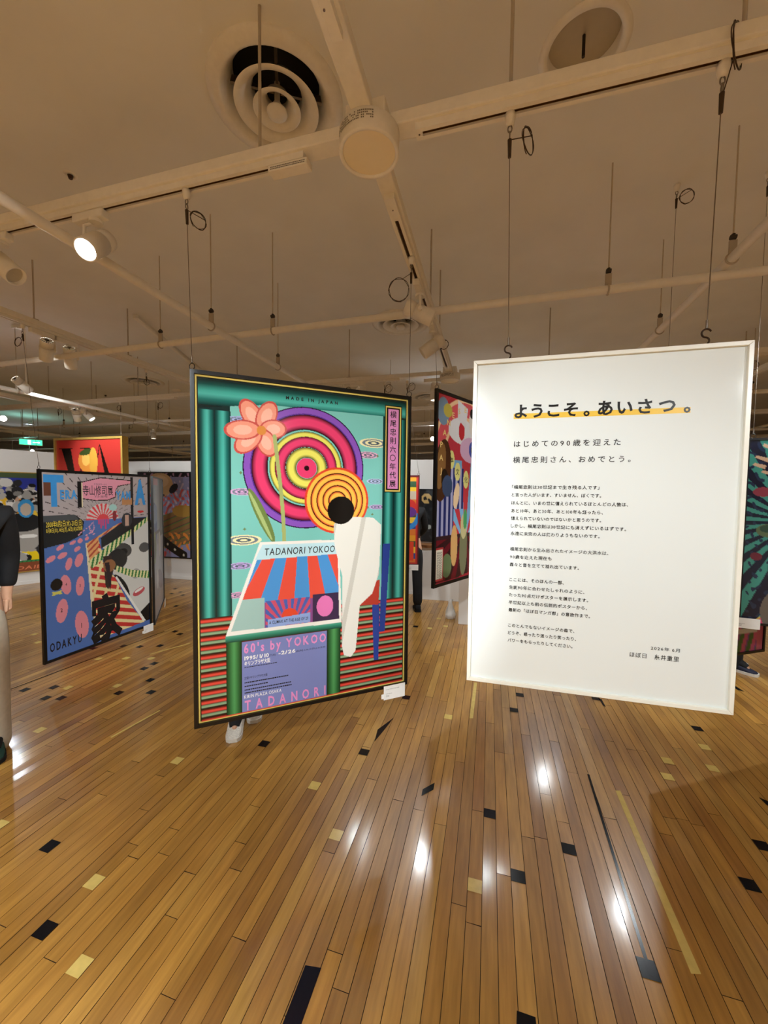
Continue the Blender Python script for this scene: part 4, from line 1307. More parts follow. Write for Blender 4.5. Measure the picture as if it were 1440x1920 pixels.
# ---- gold framed red poster
A_, B_ = (-5.967, 4.08), (-4.729, 4.08)
gp, WD = panel_root('hanging_poster', A_, B_, 0.55, 'gold framed red poster with huge black serif letters', 'poster')
HT = 1.67
frame(gp, WD, HT, 0.03, M_GOLD, 0.09)
c = Canvas(WD, HT, 110, '#b5352e'); U, V = c.U, c.V
c.poly([(.10, .09), (.24, .09), (.33, .42), (.26, .42)], '#17120f')
c.poly([(.06, .085), (.27, .085), (.27, .093), (.06, .093)], '#17120f')
c.poly([(.38, .085), (.52, .085), (.52, .093), (.38, .093)], '#17120f'); c.poly([(.44, .09), (.47, .09), (.34, .42), (.32, .42)], '#17120f')
c.poly([(.66, .06), (.67, .06), (.86, .42), (.76, .42)], '#17120f'); c.poly([(.655, .07), (.665, .07), (.57, .42), (.55, .42)], '#17120f')
c.fill(c.ell(.47, .19, .12, .13) < 1, '#d88a3a'); c.fill(c.ell(.46, .18, .06, .07) < 1, '#e8b45a'); c.fill(c.ell(.46, .12, .09, .035, -.2) < 1, '#3c4a22'); c.fill(c.ell(.57, .20, .06, .16) < 1, '#d8a040')
c.fill(V > .45, '#a02c26')
c.obj('artwork', M_PRINT, gp, -WD / 2, HT, -0.03)
cable((-5.93, 4.08, ZR), (-5.90, 4.08, .55 + HT), 'cable to the left corner of the gold framed red poster', coil=(0.03, 0.0))
cable((-4.80, 4.08, ZR), (-4.80, 4.08, .55 + HT), 'cable to the right corner of the gold framed red poster', coil=(-0.03, 0.0), coil_r=0.03)
cable((-4.18, 4.08, ZR), (-4.18, 4.08, 2.30), 'spare cable with loop hanging from the far left track', coil=(0.04, 0.0), coil_r=0.035)

# ---- pictures fixed to the low walls
def on_wall(a, b, off, name, z0, ht, label, s0, s1):
    a, b = Vector(a), Vector(b); d = (b - a).normalized(); n = Vector((d.y, -d.x)) * off
    return panel_root(name, a + d * s0 + n, a + d * s1 + n, z0, label, 'poster')


def wall_s(px, py, z):     # distance along the back wall of a seen point on it
    dw = (WB_B - WB_A).normalized(); n = Vector((dw.y, -dw.x))
    ry = _f + _r * ((px - 720) / FPX) - _u * ((py - 960) / FPX)
    o2 = Vector((ry[0], ry[1])); t = (WB_A.dot(n)) / o2.dot(n)
    return (o2 * t - WB_A).dot(dw)


s0 = wall_s(262, 960, 1.4)
mk, WD = on_wall(WB_A, WB_B, 0.02, 'wall_poster', 0.36, 1.456, 'mask toned poster with coral pattern on the low white wall', s0, s0 + 1.03)
HT = 1.456
frame(mk, WD, HT, 0.018, M_BLACK)
c = Canvas(WD, HT, 120, '#8f8fb4'); U, V = c.U, c.V
N_ = np.sin(U * 46 + 3 * np.sin(V * 31)) + np.sin(V * 58 + 4 * np.sin(U * 23))
c.fill((N_ > .5) & (V > .2) & (V < .52), '#d2564a'); c.fill((N_ < -1.1) & (V < .5), '#c9b8c8')
c.fill(V < .055, '#1d1a20'); c.fill((V < .055) & (N_ > .6), '#b58aa0')
brown = c.pmask([(0, .62), (1, .38), (1, .82), (0, .96)]); c.fill(brown, '#8a6a42'); c.fill(brown & (((V * 14 + U * 4) % 1) < .12), '#4f8a3c'); c.fill(brown & (((V * 14 + U * 4) % 1) > .88), '#6a2a4a')
c.fill((N_ > .4) & (U > .55) & (V > .7) & (V < .9), '#e08a3c'); c.fill((N_ > .3) & (V > .88) & (U < .6), '#c9504a'); c.fill(c.ell(.85, .45, .2, .1) < 1, '#a8823c')
for k in range(60):
    t = k / 59; u = .10 + .12 * math.sin(t * 3.1) + .75 * t ** 2.2; v = .54 + .42 * t
    c.fill(c.dist(u, v) < .07, '#1a1614')
for k in range(8):
    t = k / 7; u = .10 + .12 * math.sin(t * 3.1) + .75 * t ** 2.2; v = .54 + .42 * t; c.fill(c.dist(u, v) < .02, '#d8d2c0')
c.fill(c.ell(.42, .15, .25, .20) < 1, '#cfa878'); c.fill(c.ell(.42, .11, .17, .10) < 1, '#dcbb90'); c.fill(c.ell(.68, .19, .10, .06, -.8) < 1, '#20202a'); c.fill(c.ell(.42, .27, .09, .03) < 1, '#4a3a3a')
c.obj('artwork', M_PRINTM, mk, -WD / 2, HT, -0.004)

# crowded colourful poster on the side wall
SA, SB = Vector((-8.25, 1.42)), Vector((-6.64, 5.19)); ds = (SB - SA).normalized()
def side_s(px):
    n = Vector((ds.y, -ds.x)); ry = _f + _r * ((px - 720) / FPX) - _u * ((985 - 960) / FPX)
    o2 = Vector((ry[0], ry[1])); return (o2 * (SA.dot(n) / o2.dot(n)) - SA).dot(ds)
s1 = side_s(84)
ww = MB()
sp, WD = on_wall(SA, SB, 0.03, 'wall_poster', 0.20, 1.56, 'crowded many coloured poster with baseball caps and green field at the far left', s1 - 1.6, s1)
HT = 1.56
frame(sp, WD, HT, 0.014, M_GOLD)
c = Canvas(WD, HT, 170, '#d8486a'); U, V = c.U, c.V
c.fill(V < .22, '#2c3a9a'); c.fill((V < .06), '#4a5a3a')
c.grad((V > .22) & (V < .8), U, [(0, '#e0508a'), (.5, '#e8642c'), (.7, '#f2c22c'), (1, '#d83a28')])
c.fill((V > .55) & (c.ell(.72, .7, .28, .35) < 1), '#f2d21c')
for k in range(330):
    u, v = random.uniform(.2, 1), random.uniform(.1, .86); r = random.uniform(.016, .045)
    col = random.choice(('#d8d6d0', '#1b1b1d', '#b9b6b0', '#c9a48a', '#8a8884', '#e9e6e0', '#2a2a2e', '#f0c83c' if k % 5 == 0 else '#a9a6a0'))
    c.fill(c.ell(u, v, r, r * random.uniform(.8, 1.5), random.uniform(0, 3)) < 1, col)
    if k % 3 == 0: c.fill(c.ell(u, v - .012, r * .9, r * .5, random.uniform(-.4, .4)) < 1, '#1a1a1c')
c.fill(c.ell(.85, .60, .13, .19) < 1, '#a7a29a'); c.fill(c.ell(.83, .50, .15, .09) < 1, '#1c1d1f'); c.fill(c.ell(.87, .64, .07, .02) < 1, '#eceae4')
c.fill(c.ell(.86, .36, .06, .09) < 1, '#3a9ad8'); c.fill(c.ell(.86, .37, .04, .06) < 1, '#c9b8a4')
c.fill(V > .88, '#2f8a4a'); c.fill((V > .88) & (((U * 30 + V * 14) % 1) < .3), '#1f5a34')
c.fill((V > .9) & (c.ell(.9, 1.0, .35, .14) < 1), '#8a4a2c')
c.obj('artwork', M_PRINTM, sp, -WD / 2, HT, -0.004)
letters(sp, WD, HT, [('FUKUOKA', .40, .975, dict(w=.36, h=.042, bold=.03, slant=.3))], INK('dark', '#17171c'), 'black_lettering')
letters(sp, WD, HT, [('DAIEI', .78, .972, dict(w=.2, h=.036, bold=.02, slant=.2))], INK('salmon', '#e0805a'), 'salmon_lettering')
dkf, WD = on_wall(SA, SB, 0.02, 'wall_poster', 1.80, 0.26, 'small dark framed picture above the crowded colourful poster', s1 - 1.3, s1 - .62)
frame(dkf, WD, .26, 0.025, M_BLACK)
c = Canvas(WD, .26, 40, '#55607a'); c.fill(c.V > .6, '#8a7a5a'); c.obj('artwork', M_PRINTM, dkf, -WD / 2, .26, -0.004)

# dark picture behind the visitor
s0 = wall_s(780, 960, 1.2)
dk, WD = on_wall(WB_A, WB_B, 0.02, 'wall_poster', 0.80, 0.77, 'dark painted picture on the back wall by the visitor in black', s0, s0 + 0.62)
HT = .77
frame(dk, WD, HT, 0.012, M_BLACK)
c = Canvas(WD, HT, 70, '#1b1c1e'); U, V = c.U, c.V
N_ = np.sin(U * 21 + 3 * np.sin(V * 17)) + np.sin(V * 25 + 2 * np.sin(U * 30))
c.fill(N_ > .9, '#2c2e30'); c.fill((c.ell(.25, .18, .12, .12) < 1) & (N_ > -.4), '#c9a86a'); c.fill((c.ell(.5, .22, .08, .1) < 1) & (N_ > -.2), '#a88a52'); c.fill(c.dist(.32, .72) < .05, '#9aa09a')
c.obj('artwork', M_PRINTM, dk, -WD / 2, HT, -0.004)

# ---- rainbow poster peeping out from behind the main poster
A_, B_ = (-1.50, 4.20), (-0.79, 4.392)
rb, WD = panel_root('hanging_poster', A_, B_, 0.672, 'rainbow banded poster with red border peeping from behind the large teal poster', 'poster')
HT = 1.04
frame(rb, WD, HT, 0.012, mat('maroon_frame', '#5a1f26', 0.4, noise=0.05))
c = Canvas(WD, HT, 110, '#c83a34'); U, V = c.U, c.V
box = lambda a, b, d, e: (U >= a) & (U <= d) & (V >= b) & (V <= e)
k = np.floor(V * 15).astype(int) % 5
for i, col in enumerate(('#e8a02c', '#3a5a3c', '#f0c43c', '#2a4a8a', '#e07a34')): c.fill(box(.04, .02, .95, .97) & (k == i), col)
c.fill(box(.04, .18, .95, .27), '#c9b8a0'); c.fill(c.ell(.76, .345, .2, .13) < 1, '#d23a34'); c.fill(c.ell(.76, .41, .2, .1) < 1, '#6a3a8a')
dd = c.dist(.74, .42); c.fill((dd > .22) & (dd < .29) & (V > .42), '#3a8ad0')
c.fill(box(.70, .76, .80, .95), '#3a6ac0'); c.fill(box(.82, .74, .92, .95), '#e0442c')
c.obj('artwork', M_PRINTM, rb, -WD / 2, HT, -0.004)
letters(rb, WD, HT, [('N', .72, .35, dict(w=.1, h=.035, bold=.05))], INK('white', '#f3f1ea'), 'white_lettering')
caption(rb, WD, drop=0.06, cw=0.12, ch=0.065, x=WD / 2 - 0.06)
cable((-1.56, 3.96, ZR), (-1.49, 4.205, 0.672 + HT), 'cable to the hidden left corner of the rainbow poster')
cable((-0.86, 3.96, ZR), (-0.80, 4.388, 0.672 + HT), 'cable to the right corner of the rainbow poster')

# ---- teal ray poster at the right edge and the striped one behind it
A_ = (1.374, 2.625); th = math.radians(-8); B_ = (A_[0] + .745 * math.cos(th), A_[1] + .745 * math.sin(th))
rp2, WD = panel_root('hanging_poster', A_, B_, 0.787, 'black framed poster with teal rays and pink flame shape at the right edge', 'poster')
HT = 1.042
frame(rp2, WD, HT, 0.012, M_BLACK)
c = Canvas(WD, HT, 190, '#141a2c'); U, V = c.U, c.V
c.rays(.30, .44, 52, ('#3f8f82', '#151b30'), np.ones_like(U, bool))
N_ = np.sin(U * 60 + 4 * np.sin(V * 40)) + np.sin(V * 75 + 3 * np.sin(U * 50)); c.fill((N_ > 1.1) & (U < .2), '#22304a')
for (u0, v0, u1, v1) in ((.10, .03, .16, .05), (.06, .09, .14, .11), (.16, .05, .2, .13), (.05, .13, .12, .145), (.10, .17, .18, .185)): c.poly([(u0, v0), (u1, v1), (u1 - .01, v1 + .02), (u0 - .01, v0 + .012)], '#c9a88a')
c.fill(c.ell(.11, .285, .06, .035) < 1, '#8a3a48'); c.fill(c.ell(.09, .63, .035, .03, .3) < 1, '#6a2434')
c.fill(c.ell(.16, .49, .08, .05) < 1, '#5a6a4a'); c.fill(c.ell(.16, .48, .06, .03) < 1, '#2f4a3c')
fl = U > (.30 - .20 * np.clip((V - .54) / .45, 0, 1) + .05 * np.abs(((V * 17) % 1) - .5)); fl &= V > .53
c.fill(fl, '#d8b45a'); c.fill((U > .015 + (.30 - .20 * np.clip((V - .54) / .45, 0, 1) + .05 * np.abs(((V * 17) % 1) - .5))) & (V > .54), '#d8507a')
c.fill(c.ell(.33, .70, .17, .20) < 1, '#3a3634'); c.fill((c.ell(.30, .92, .17, .2) < 1), '#6a625a'); c.fill(c.ell(.37, .66, .1, .14) < 1, '#24201f')
c.obj('artwork', M_PRINT, rp2, -WD / 2, HT, -0.004)
caption(rp2, WD, drop=0.022, cw=0.105, ch=0.058, x=-WD / 2 + 0.042)
cable((1.40, 2.62, ZC), (1.40, 2.622, 0.787 + HT), 'cable to the left corner of the teal ray poster')
cable((2.06, 2.54, ZC), (2.06, 2.53, 0.787 + HT), 'cable to the right corner of the teal ray poster')
A_, B_ = (0.92, 2.525), (1.733, 3.028)
st, WD = panel_root('hanging_poster', A_, B_, 0.505, 'pink and green striped poster hanging lower behind the teal ray poster', 'poster')
HT = 1.15
frame(st, WD, HT, 0.014, M_BLACK)
c = Canvas(WD, HT, 90, '#d8608a'); U, V = c.U, c.V
c.fill(((U * 11 + V * 4) % 1) < .45, '#4a7a3c'); c.fill(((U * 11 + V * 4) % 1) > .85, '#8a4a9a'); c.fill((V > .86) & (V < .885), '#e6e2d8'); c.fill(U > .93, '#d06a80')
c.obj('artwork', M_PRINTM, st, -WD / 2, HT, -0.004)
cable((0.97, 2.6, ZC), (0.94, 2.538, 0.505 + HT), 'cable to the left corner of the pink and green striped poster')
cable((1.70, 3.0, ZC), (1.715, 3.017, 0.505 + HT), 'cable to the right corner of the pink and green striped poster')
for (px, py, lb) in ((1405, 668, 'spare cable with loop just right of the white panel'), ):
    p = at_z(px, py, ZR); cable((p.x, 3.96, ZR), (p.x, 3.96, 2.30), lb, coil=(0.05, 0), coil_r=0.032)
for (x, y, z, lb) in ((-2.05, 3.96, 2.35, 'spare cable with loop above the middle of the large teal poster'), (-1.10, 3.96, 2.40, 'spare cable with loop above the right corner of the large teal poster'),
                      (-6.4, 3.4, 2.3, 'spare cable with loop on the leftmost track'), (-6.4, 5.6, 2.3, 'spare cable with loop far along the leftmost track'),
                      (-5.0, 6.65, 2.2, 'spare cable with loop over the low back wall, left one'), (-4.2, 6.65, 2.2, 'spare cable with loop over the low back wall, right one'),
                      (-7.6, 6.65, 2.2, 'spare cable with loop beyond the red poster'), (-8.6, 6.65, 2.2, 'spare cable with loop near the exit sign')):
    cable((x, y, ZR + (ZUP if x == -6.4 else 0)), (x, y, z), lb, coil=(0.045, 0), coil_r=0.036)

# ------------------------------------------------------------------ furniture and small things at the back
o = MB().bar((-0.14, -0.14, 0), (0.14, 0.14, 1.0)).build('display_pedestal', M_WALL); bevel(o, 0.003)
o.location = (-0.19, 4.60, 0); o.rotation_euler = (0, 0, 0.06)
tag(o, 'plain white pedestal standing behind the red arched poster', 'pedestal')

dw = (WB_B - WB_A).normalized(); nw = Vector((dw.y, -dw.x))
s0 = wall_s(786, 1014, 0.8); p = WB_A + dw * s0 + nw * 0.14
root = empty('wall_counter', (p.x, p.y, 0), 'white counter with brown wooden top under the dark picture', 'counter', math.atan2(dw.y, dw.x))
MB().bar((0, -0.10, 0), (0.62, 0.13, 0.74)).build('base', M_WALL, root)
MB().bar((-0.01, -0.13, 0.74), (0.63, 0.135, 0.775)).build('wooden_top', mat('brown_wood', '#8a5c36', 0.4, noise=0.2, nscale=12), root)

# crumpled white bag leaning at the pedestal
mb = MB()
rings = []
for k, (z, a, b) in enumerate(((0.0, .045, .025), (.05, .055, .032), (.10, .045, .028), (.15, .032, .018), (.20, .022, .008), (.235, .028, .005))):
    rings.append([Vector((math.cos(2 * math.pi * i / 18) * a * (1 + .3 * math.sin(i * 2.3 + k)), math.sin(2 * math.pi * i / 18) * b * (1 + .35 * math.cos(i * 1.7 + k * 2)), z)) for i in range(18)])
mb.loft(rings)
o = mb.build('paper_bag', M_CARD); o.location = (-0.43, 4.62, 0.0); o.rotation_euler = (0, 0, .4)
tag(o, 'crumpled white bag on the floor left of the white pedestal', 'bag')

p = at_z(58, 830, 2.50)
root = empty('exit_sign', (p.x, p.y, 2.44), 'green lit exit sign hanging at the far left', 'exit sign', math.atan2(p.y, p.x) - math.pi / 2)
o = MB().bar((-0.19, -0.03, 0.0), (0.19, 0.03, 0.13)).build('housing', M_WHITE, root)
MB().bar((-0.18, -0.034, 0.01), (0.18, -0.031, 0.12)).build('lit_face', mat('exit_green', '#1fae70', 0.4, emit='#3fd99a', estr=2.2, noise=0.01), root)
mb = MB()   # running figure, door and arrow pictogram
mb.bar((-0.05, -0.0355, 0.02), (0.0, -0.0345, 0.11)); mb.bar((0.03, -0.0355, 0.06), (0.12, -0.0345, 0.072))
mb.add([(0.12, -0.035, 0.045), (0.15, -0.035, 0.066), (0.12, -0.035, 0.087)], [(0, 1, 2)])
mb.build('pictogram', mat('exit_white', '#ffffff', 0.4, emit='#ffffff', estr=2.5, noise=0.01), root)
for sx in (-.12, .12):
    MB().cyl((sx, 0, .13), (sx, 0, ZC - 2.44), 0.006, seg=8).build('hanger_rod', M_ROD, root)
p = at_z(54, 795, ZC)
root = empty('recessed_downlight', (p.x, p.y, ZC), 'small cool lit downlight in the ceiling above the exit sign', 'ceiling fitting')
MB().lathe([(0.11, 0.0), (0.11, -0.012), (0.085, -0.014), (0.08, 0.0)], seg=36).build('trim_ring', M_WHITE, root)
MB().lathe([(0.08, -0.002), (0.0, -0.002)], seg=36).build('lit_lens', mat('cool_lens', '#ffffff', 0.4, emit='#cfe8ff', estr=6, noise=0.01), root)
pl = bpy.data.lights.new('exit_glow', 'POINT'); pl.energy = 4; pl.color = (0.35, 1.0, 0.9); pl.shadow_soft_size = 0.06
plo = bpy.data.objects.new('exit_glow', pl); COL.objects.link(plo); e_ = at_z(58, 822, 2.72); plo.location = (e_.x, e_.y - 0.1, 2.80)

# outlet plate on the back wall
s0 = wall_s(318, 1070, .3); p = WB_A + dw * s0 + nw * 0.004
o = MB().box((0, 0, 0), (0.07, 0.008, 0.115)).build('wall_outlet', M_WHITE); o.location = (p.x, p.y, 0.27); o.rotation_euler = (0, 0, math.atan2(dw.y, dw.x)); bevel(o, 0.002)
tag(o, 'white wall outlet low on the back wall under the mask toned poster', 'outlet')


# ------------------------------------------------------------------ visitors
def skin_mesh(name, pts, edges, radii, root_i, m, parent, sub=2):
    me = bpy.data.meshes.new(name)
    me.from_pydata([tuple(p) for p in pts], edges, [])
    o = bpy.data.objects.new(name, me); COL.objects.link(o)
    md = o.modifiers.new('skin', 'SKIN'); md.use_smooth_shade = True
    sv = me.skin_vertices[0].data
    for i, r in enumerate(radii):
        r = r if isinstance(r, tuple) else (r, r)
        sv[i].radius = r; sv[i].use_root = (i == root_i)
    s = o.modifiers.new('sub', 'SUBSURF'); s.levels = sub; s.render_levels = sub
    dg = bpy.context.evaluated_depsgraph_get()
    nm = bpy.data.meshes.new_from_object(o.evaluated_get(dg))
    o.modifiers.clear(); o.data = nm; bpy.data.meshes.remove(me)
    nm.materials.clear(); nm.materials.append(m)
    nm.polygons.foreach_set('use_smooth', [True] * len(nm.polygons))
    o.parent = parent
    return o


M_SKIN = mat('skin', '#d9a887', 0.5, noise=0.04)
M_HAIR = mat('dark_hair', '#1a1512', 0.45, noise=0.2)


def person(loc, face, h, label, top_m, leg_m, shoe_m, sole_m, foot=((.10, 0.0), (-.10, 0.0)), lean=0.0, arms=None, sock_m=None, wide=0.06, coat=0.0, foot_turn=(0, 0), hem=0.10, head_up=True):
    """standing visitor; local -y is forward; foot = (x, y) of each ankle"""
    root = empty('person', (loc[0], loc[1], 0), label, 'person', face)
    k = h / 1.68
    S = lambda *p: Vector(p) * k
    L = lambda z, x=0, y=0: S(x, y - lean * max(0, z - .92), z)      # forward lean above the hips
    pel = S(0, 0, .93)
    pts = [pel, L(1.08), L(1.24), L(1.36), L(1.43, 0, .005), L(1.49, 0, -.01), L(1.555, 0, -.03), L(1.61, 0, -.02), L(1.66, 0, -.005)]
    rad = [(.115, .10), (.105, .085), (.125, .095), (.115, .08), (.05, .05), (.05, .052), (.068, .078), (.074, .085), (.05, .055)]
    ed = [(i, i + 1) for i in range(8)]
    if arms is None: arms = {}
    fing = []
    for sx, nm in ((1, 'L'), (-1, 'R')):
        sh = L(1.375, sx * .165); el = L(1.10, sx * .215, .03); wr = L(.86, sx * .22, -.03)
        if nm in arms: el, wr = L(arms[nm][0][2], arms[nm][0][0], arms[nm][0][1]), L(arms[nm][1][2], arms[nm][1][0], arms[nm][1][1])
        d = (wr - el).normalized(); pm = wr + d * .055 * k; kn = wr + d * .09 * k
        b = len(pts)
        pts += [sh, el, wr, pm, kn]; rad += [.052, .040, .027, (.036, .018), (.038, .014)]
        ed += [(3, b), (b, b + 1), (b + 1, b + 2), (b + 2, b + 3), (b + 3, b + 4)]
        side = Vector((0, 1, 0)) if abs(d.z) > .6 else Vector((0, 0, 1)).cross(d).normalized() * (1)
        side = (side - d * side.dot(d)).normalized()
        bend = d.cross(side) * (-sx)
        for q, ln in ((-.027, .062), (-.009, .075), (.009, .07), (.026, .055)):
            f0 = kn + side * q * k; f1 = f0 + (d * ln * .5 + bend * .012) * k; f2 = f1 + (d * ln * .38 + bend * .024) * k
            bb = len(pts); pts += [f0, f1, f2]; rad += [.0095, .0085, .007]; ed += [(b + 4, bb), (bb, bb + 1), (bb + 1, bb + 2)]
        t0 = wr + (d * .03 - side * .03) * k; t1 = t0 + (d * .035 - side * .022) * k; t2 = t1 + (d * .03 - side * .004) * k
        bb = len(pts); pts += [t0, t1, t2]; rad += [.013, .0105, .0085]; ed += [(b + 3, bb), (bb, bb + 1), (bb + 1, bb + 2)]
    ank = []
    for i, sx in enumerate((1, -1)):
        fx, fy = foot[i]
        hip = S(sx * .09, 0, .88); an = S(fx, fy, .08); kn = (hip + an) / 2 + S(0, -.025, .03)
        tr = foot_turn[i]
        toe = an + S(math.sin(tr) * .13, -math.cos(tr) * .13, -.045)
        b = len(pts); pts += [hip, kn, an, toe]; rad += [.082, .056, .036, (.03, .018)]
        ed += [(0, b), (b, b + 1), (b + 1, b + 2), (b + 2, b + 3)]
        ank.append((hip, kn, an, tr))
    rad = [tuple(x * k for x in r) if isinstance(r, tuple) else r * k for r in rad]
    skin_mesh('body', pts, ed, rad, 0, M_SKIN, root)
    # face
    hc = L(1.58, 0, -.03)
    mb = MB()
    mb.loft([[hc + S(x * w_, -.088 - dy, z) for x, z in ((-.5, 0), (-.25, .006), (.25, .006), (.5, 0), (.25, -.006), (-.25, -.006))] for w_, dy in ((.05, -.03), (.046, 0.0), (.02, .004))])
    mb.build('mouth', mat('lips', '#a8605a', 0.5), root).location = S(0, 0.012, -.045)
    for sx in (-1, 1):
        MB().lathe([(0, -.009 * k), (.007 * k, -.005 * k), (.009 * k, 0), (.007 * k, .005 * k), (0, .009 * k)], c=hc + S(sx * .03, -.075, .018), seg=12).build('eye', mat('eye_dark', '#1c1512', 0.2), root)
        e = MB(); e.loft([[hc + S(sx * (.073 + t * .012), .012 + math.cos(a) * .018, .005 + math.sin(a) * .03) for a in [2 * math.pi * i / 12 for i in range(12)]] for t in (0, 1)])
        e.build('ear', M_SKIN, root)
    n = MB(); n.loft([[hc + S(x, -.078 - y, z) for x, y, z in ((-.006, 0, .02), (.006, 0, .02), (.004, .006, .018), (-.004, .006, .018))], [hc + S(x, -.078 - y, z) for x, y, z in ((-.015, -.004, -.018), (.015, -.004, -.018), (.008, .024, -.014), (-.008, .024, -.014))]])
    n.build('nose', M_SKIN, root)
    # hair: cap over the back and top of the skull
    mb = MB(); rings = []
    for j in range(9):
        a = math.pi / 2 * j / 8
        r_ = math.cos(a); zz = math.sin(a)
        ring = []
        for i in range(24):
            t = 2 * math.pi * i / 24
            fr = -math.sin(t)          # +1 at the face
            drop_ = (-.085 if fr < .25 else .035) * (1 - j / 8)
            ring.append(hc + S(math.cos(t) * .088 * r_, math.sin(t) * .10 * r_ + .012, .03 + zz * .082 + drop_))
        rings.append(ring)
    mb.loft(rings); mb.build('hair', M_HAIR, root)
    # trousers
    tp_, tr_, te = [S(0, 0, .99), S(0, 0, .92)], [(.135, .115), (.14, .12)], [(0, 1)]
    for (hip, kn, an, tr) in ank:
        b = len(tp_)
        tp_ += [hip - S(0, 0, .02), kn, Vector((an.x, an.y + .005, hem * 1.0 + .12)), Vector((an.x, an.y + .004, hem))]
        tr_ += [.098, .05 + wide * .45, .035 + wide * .6, .035 + wide * .62]
        te += [(1, b), (b, b + 1), (b + 1, b + 2), (b + 2, b + 3)]
    tr_ = [tuple(x * k for x in r) if isinstance(r, tuple) else r * k for r in tr_]
    skin_mesh('trousers', tp_, te, tr_, 1, leg_m, root)
    # top with sleeves
    tp_ = [L(.90 - coat * .0), L(1.08), L(1.24), L(1.36), L(1.41)]
    tr_ = [(.15, .125), (.135, .11), (.145, .115), (.13, .095), (.065, .06)]
    te = [(0, 1), (1, 2), (2, 3), (3, 4)]
    if coat:
        tp_.append(S(0, 0, .93 - coat)); tr_.append((.17, .15)); te.append((0, len(tp_) - 1))
    j = 9
    for sx, nm in ((1, 'L'), (-1, 'R')):
        i0 = [9, 9 + 5 + 15][0 if nm == 'L' else 1]
        sh, el, wr = pts[i0], pts[i0 + 1], pts[i0 + 2]
        b = len(tp_); tp_ += [sh, el, el + (wr - el) * .82]; tr_ += [.066, .054, .044]; te += [(3, b), (b, b + 1), (b + 1, b + 2)]
    tr_ = [tuple(x * k for x in r) if isinstance(r, tuple) else r * k for r in tr_]
    skin_mesh('jacket' if coat else 'shirt', tp_, te, tr_, 0, top_m, root)
    # shoes
    for (hip, kn, an, tr) in ank:
        R_ = Matrix.Rotation(tr, 3, 'Z')
        base = Vector((an.x, an.y, 0))
        prof = [(.075, .026, .050), (.070, .034, .085), (.045, .042, .108), (.01, .043, .108), (-.04, .043, .094), (-.09, .046, .068), (-.135, .046, .046), (-.168, .038, .036), (-.185, .018, .024)]
        up = MB(); rings = []
        for (y, wd_, ht_) in prof:
            ring = []
            for i in range(16):
                a = 2 * math.pi * i / 16
                xx = math.cos(a) * wd_; zz = .018 + (ht_ - .018) * (math.sin(a) * .5 + .5) if math.sin(a) > -.2 else .018
                ring.append(base + R_ @ (Vector((xx, y, zz)) * k))
            rings.append(ring)
        up.loft(rings); so = up.build('shoe', shoe_m, root)
        sl = MB()
        out = []
        for (y, wd_) in [(p[0], p[1] + .004) for p in prof]: out.append((wd_, y))
        lo_ = [base + R_ @ (Vector((x_, y_ - (.006 if y_ < 0 else -.006), 0)) * k) for x_, y_ in out] + [base + R_ @ (Vector((-x_, y_ - (.006 if y_ < 0 else -.006), 0)) * k) for x_, y_ in reversed(out)]
        hi_ = [p_ + Vector((0, 0, .024 * k)) for p_ in lo_]
        sl.loft([lo_, hi_], smooth=False); sl.build('sole', sole_m, so)
        ln = MB()
        for q in range(4):
            y = -.025 - q * .022
            c_ = base + R_ @ (Vector((0, y, .082 - q * .008)) * k)
            ln.tube([c_ + R_ @ Vector((-.022 * k, .004, -.004)), c_ + Vector((0, 0, .003)), c_ + R_ @ Vector((.022 * k, .004, -.004))], .0028, seg=6)
        ln.build('laces', sole_m, so)
    if sock_m:
        pass
    if sock_m:
        for (hip, kn, an, tr) in ank:
            fw_ = Vector((math.sin(tr), -math.cos(tr), 0)) * k
            MB().tube([Vector((an.x, an.y + .01, .24)), Vector((an.x, an.y + .008, .15)), Vector((an.x, an.y, .10 * k)), Vector((an.x, an.y, .078 * k)) + fw_ * .05, Vector((an.x, an.y, .05 * k)) + fw_ * .11],
                      [.054 * k, .053 * k, .052 * k, .044 * k, .03 * k], seg=20).build('sock', sock_m, root)
    return root


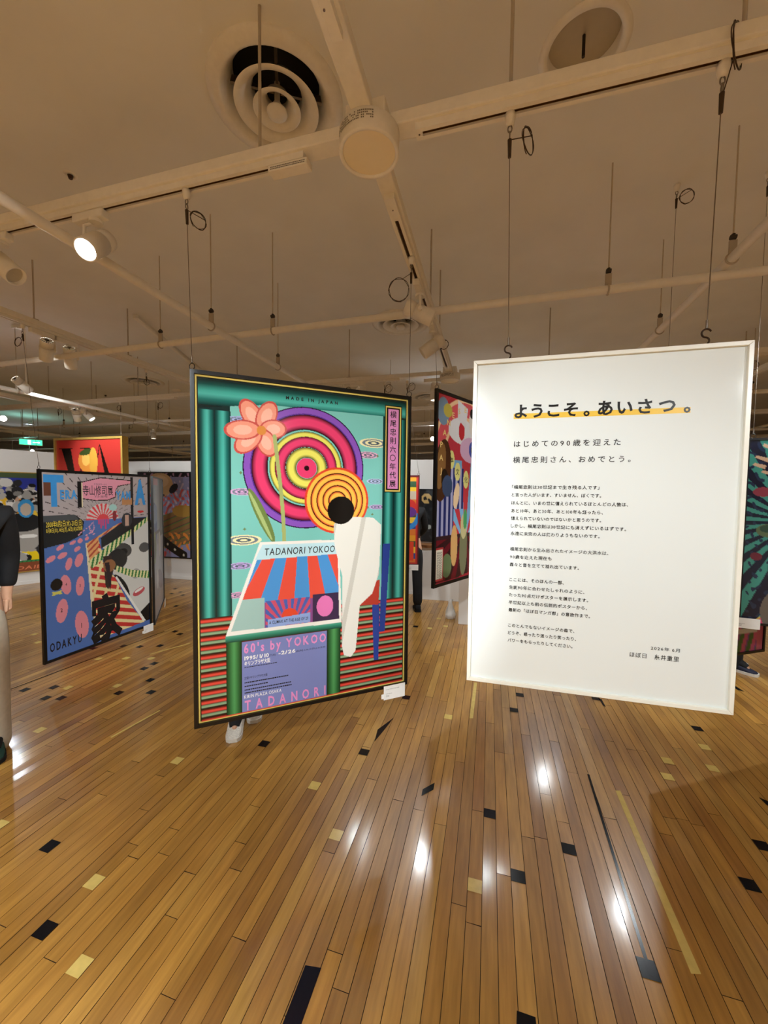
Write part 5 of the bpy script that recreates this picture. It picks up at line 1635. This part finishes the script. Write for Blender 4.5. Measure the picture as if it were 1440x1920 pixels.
C_BLACK = mat('black_cloth', '#121214', 0.85, noise=0.2, nscale=60)
C_BEIGE = mat('beige_trousers', '#cfc3ae', 0.9, noise=0.06, nscale=40)
C_GREEN = mat('dark_green_suede', '#10382c', 0.7, noise=0.25, nscale=30)
C_NAVY = mat('navy_knit', '#23263a', 0.8, noise=0.15, nscale=90)
C_WHITE = mat('white_rubber', '#e8e4da', 0.5, noise=0.04)
C_KNIT = mat('white_knit', '#d8d2c6', 0.8, noise=0.15, nscale=120)
C_GREY = mat('grey_shirt', '#5a5a60', 0.85, noise=0.1)

p = at_z(-55, 1424, 0)
person((p.x, p.y), math.radians(62), 1.66, 'visitor at the left edge in beige trousers and dark green shoes, facing right', C_BLACK, C_BEIGE, C_GREEN, C_BLACK, foot=((.09, .02), (-.10, -.05)), wide=.085, coat=.28, hem=-.03, sock_m=C_BLACK,
       arms={'R': ((-.19, .13, 1.12), (-.17, .12, .88)), 'L': ((.19, .13, 1.12), (.17, .10, .88))})


def feet_world(toes, face, k):
    """person base point and local ankle offsets from seen toe tips on the floor"""
    fw = Vector((math.sin(face), -math.cos(face), 0))
    an = [t - fw * .185 * k for t in toes]
    mid = (an[0] + an[1]) / 2
    R_ = Matrix.Rotation(-face, 3, 'Z')
    loc = [R_ @ (q - mid) / k for q in an]
    return mid, [(q.x, q.y) for q in loc]


fc = math.radians(30); m_, ft = feet_world([at_z(476, 1356, 0), at_z(437, 1392, 0)], fc, 1.62 / 1.68)
person((m_.x, m_.y), fc, 1.62, 'visitor hidden behind the large teal poster, one white knit sneaker showing', C_GREY, C_BLACK, C_KNIT, C_WHITE, foot=ft, sock_m=C_BLACK, wide=.03, hem=.16)
p = at_z(770, 1146, 0)
person((p.x - 0.02, p.y + .05), math.radians(198), 1.56, 'visitor in black by the counter, half hidden by the rainbow poster', C_BLACK, C_BLACK, C_BLACK, C_BLACK, foot=((.09, .0), (-.10, .03)), lean=.25, wide=.06, hem=.06, sock_m=C_BLACK,
       arms={'R': ((.0 - .23, -.18, 1.12), (-.16, -.42, .98)), 'L': ((.25, -.10, 1.08), (.22, -.30, .96))})
fc = math.radians(48); m_, ft = feet_world([at_z(1421, 1269, 0), at_z(1400, 1250, 0)], fc, 1.60 / 1.68)
person((m_.x, m_.y), fc, 1.60, 'visitor in wide black trousers and navy sneakers below the teal ray poster', C_BLACK, C_BLACK, C_NAVY, C_WHITE, foot=ft, wide=.09, hem=-.02, sock_m=C_BLACK)
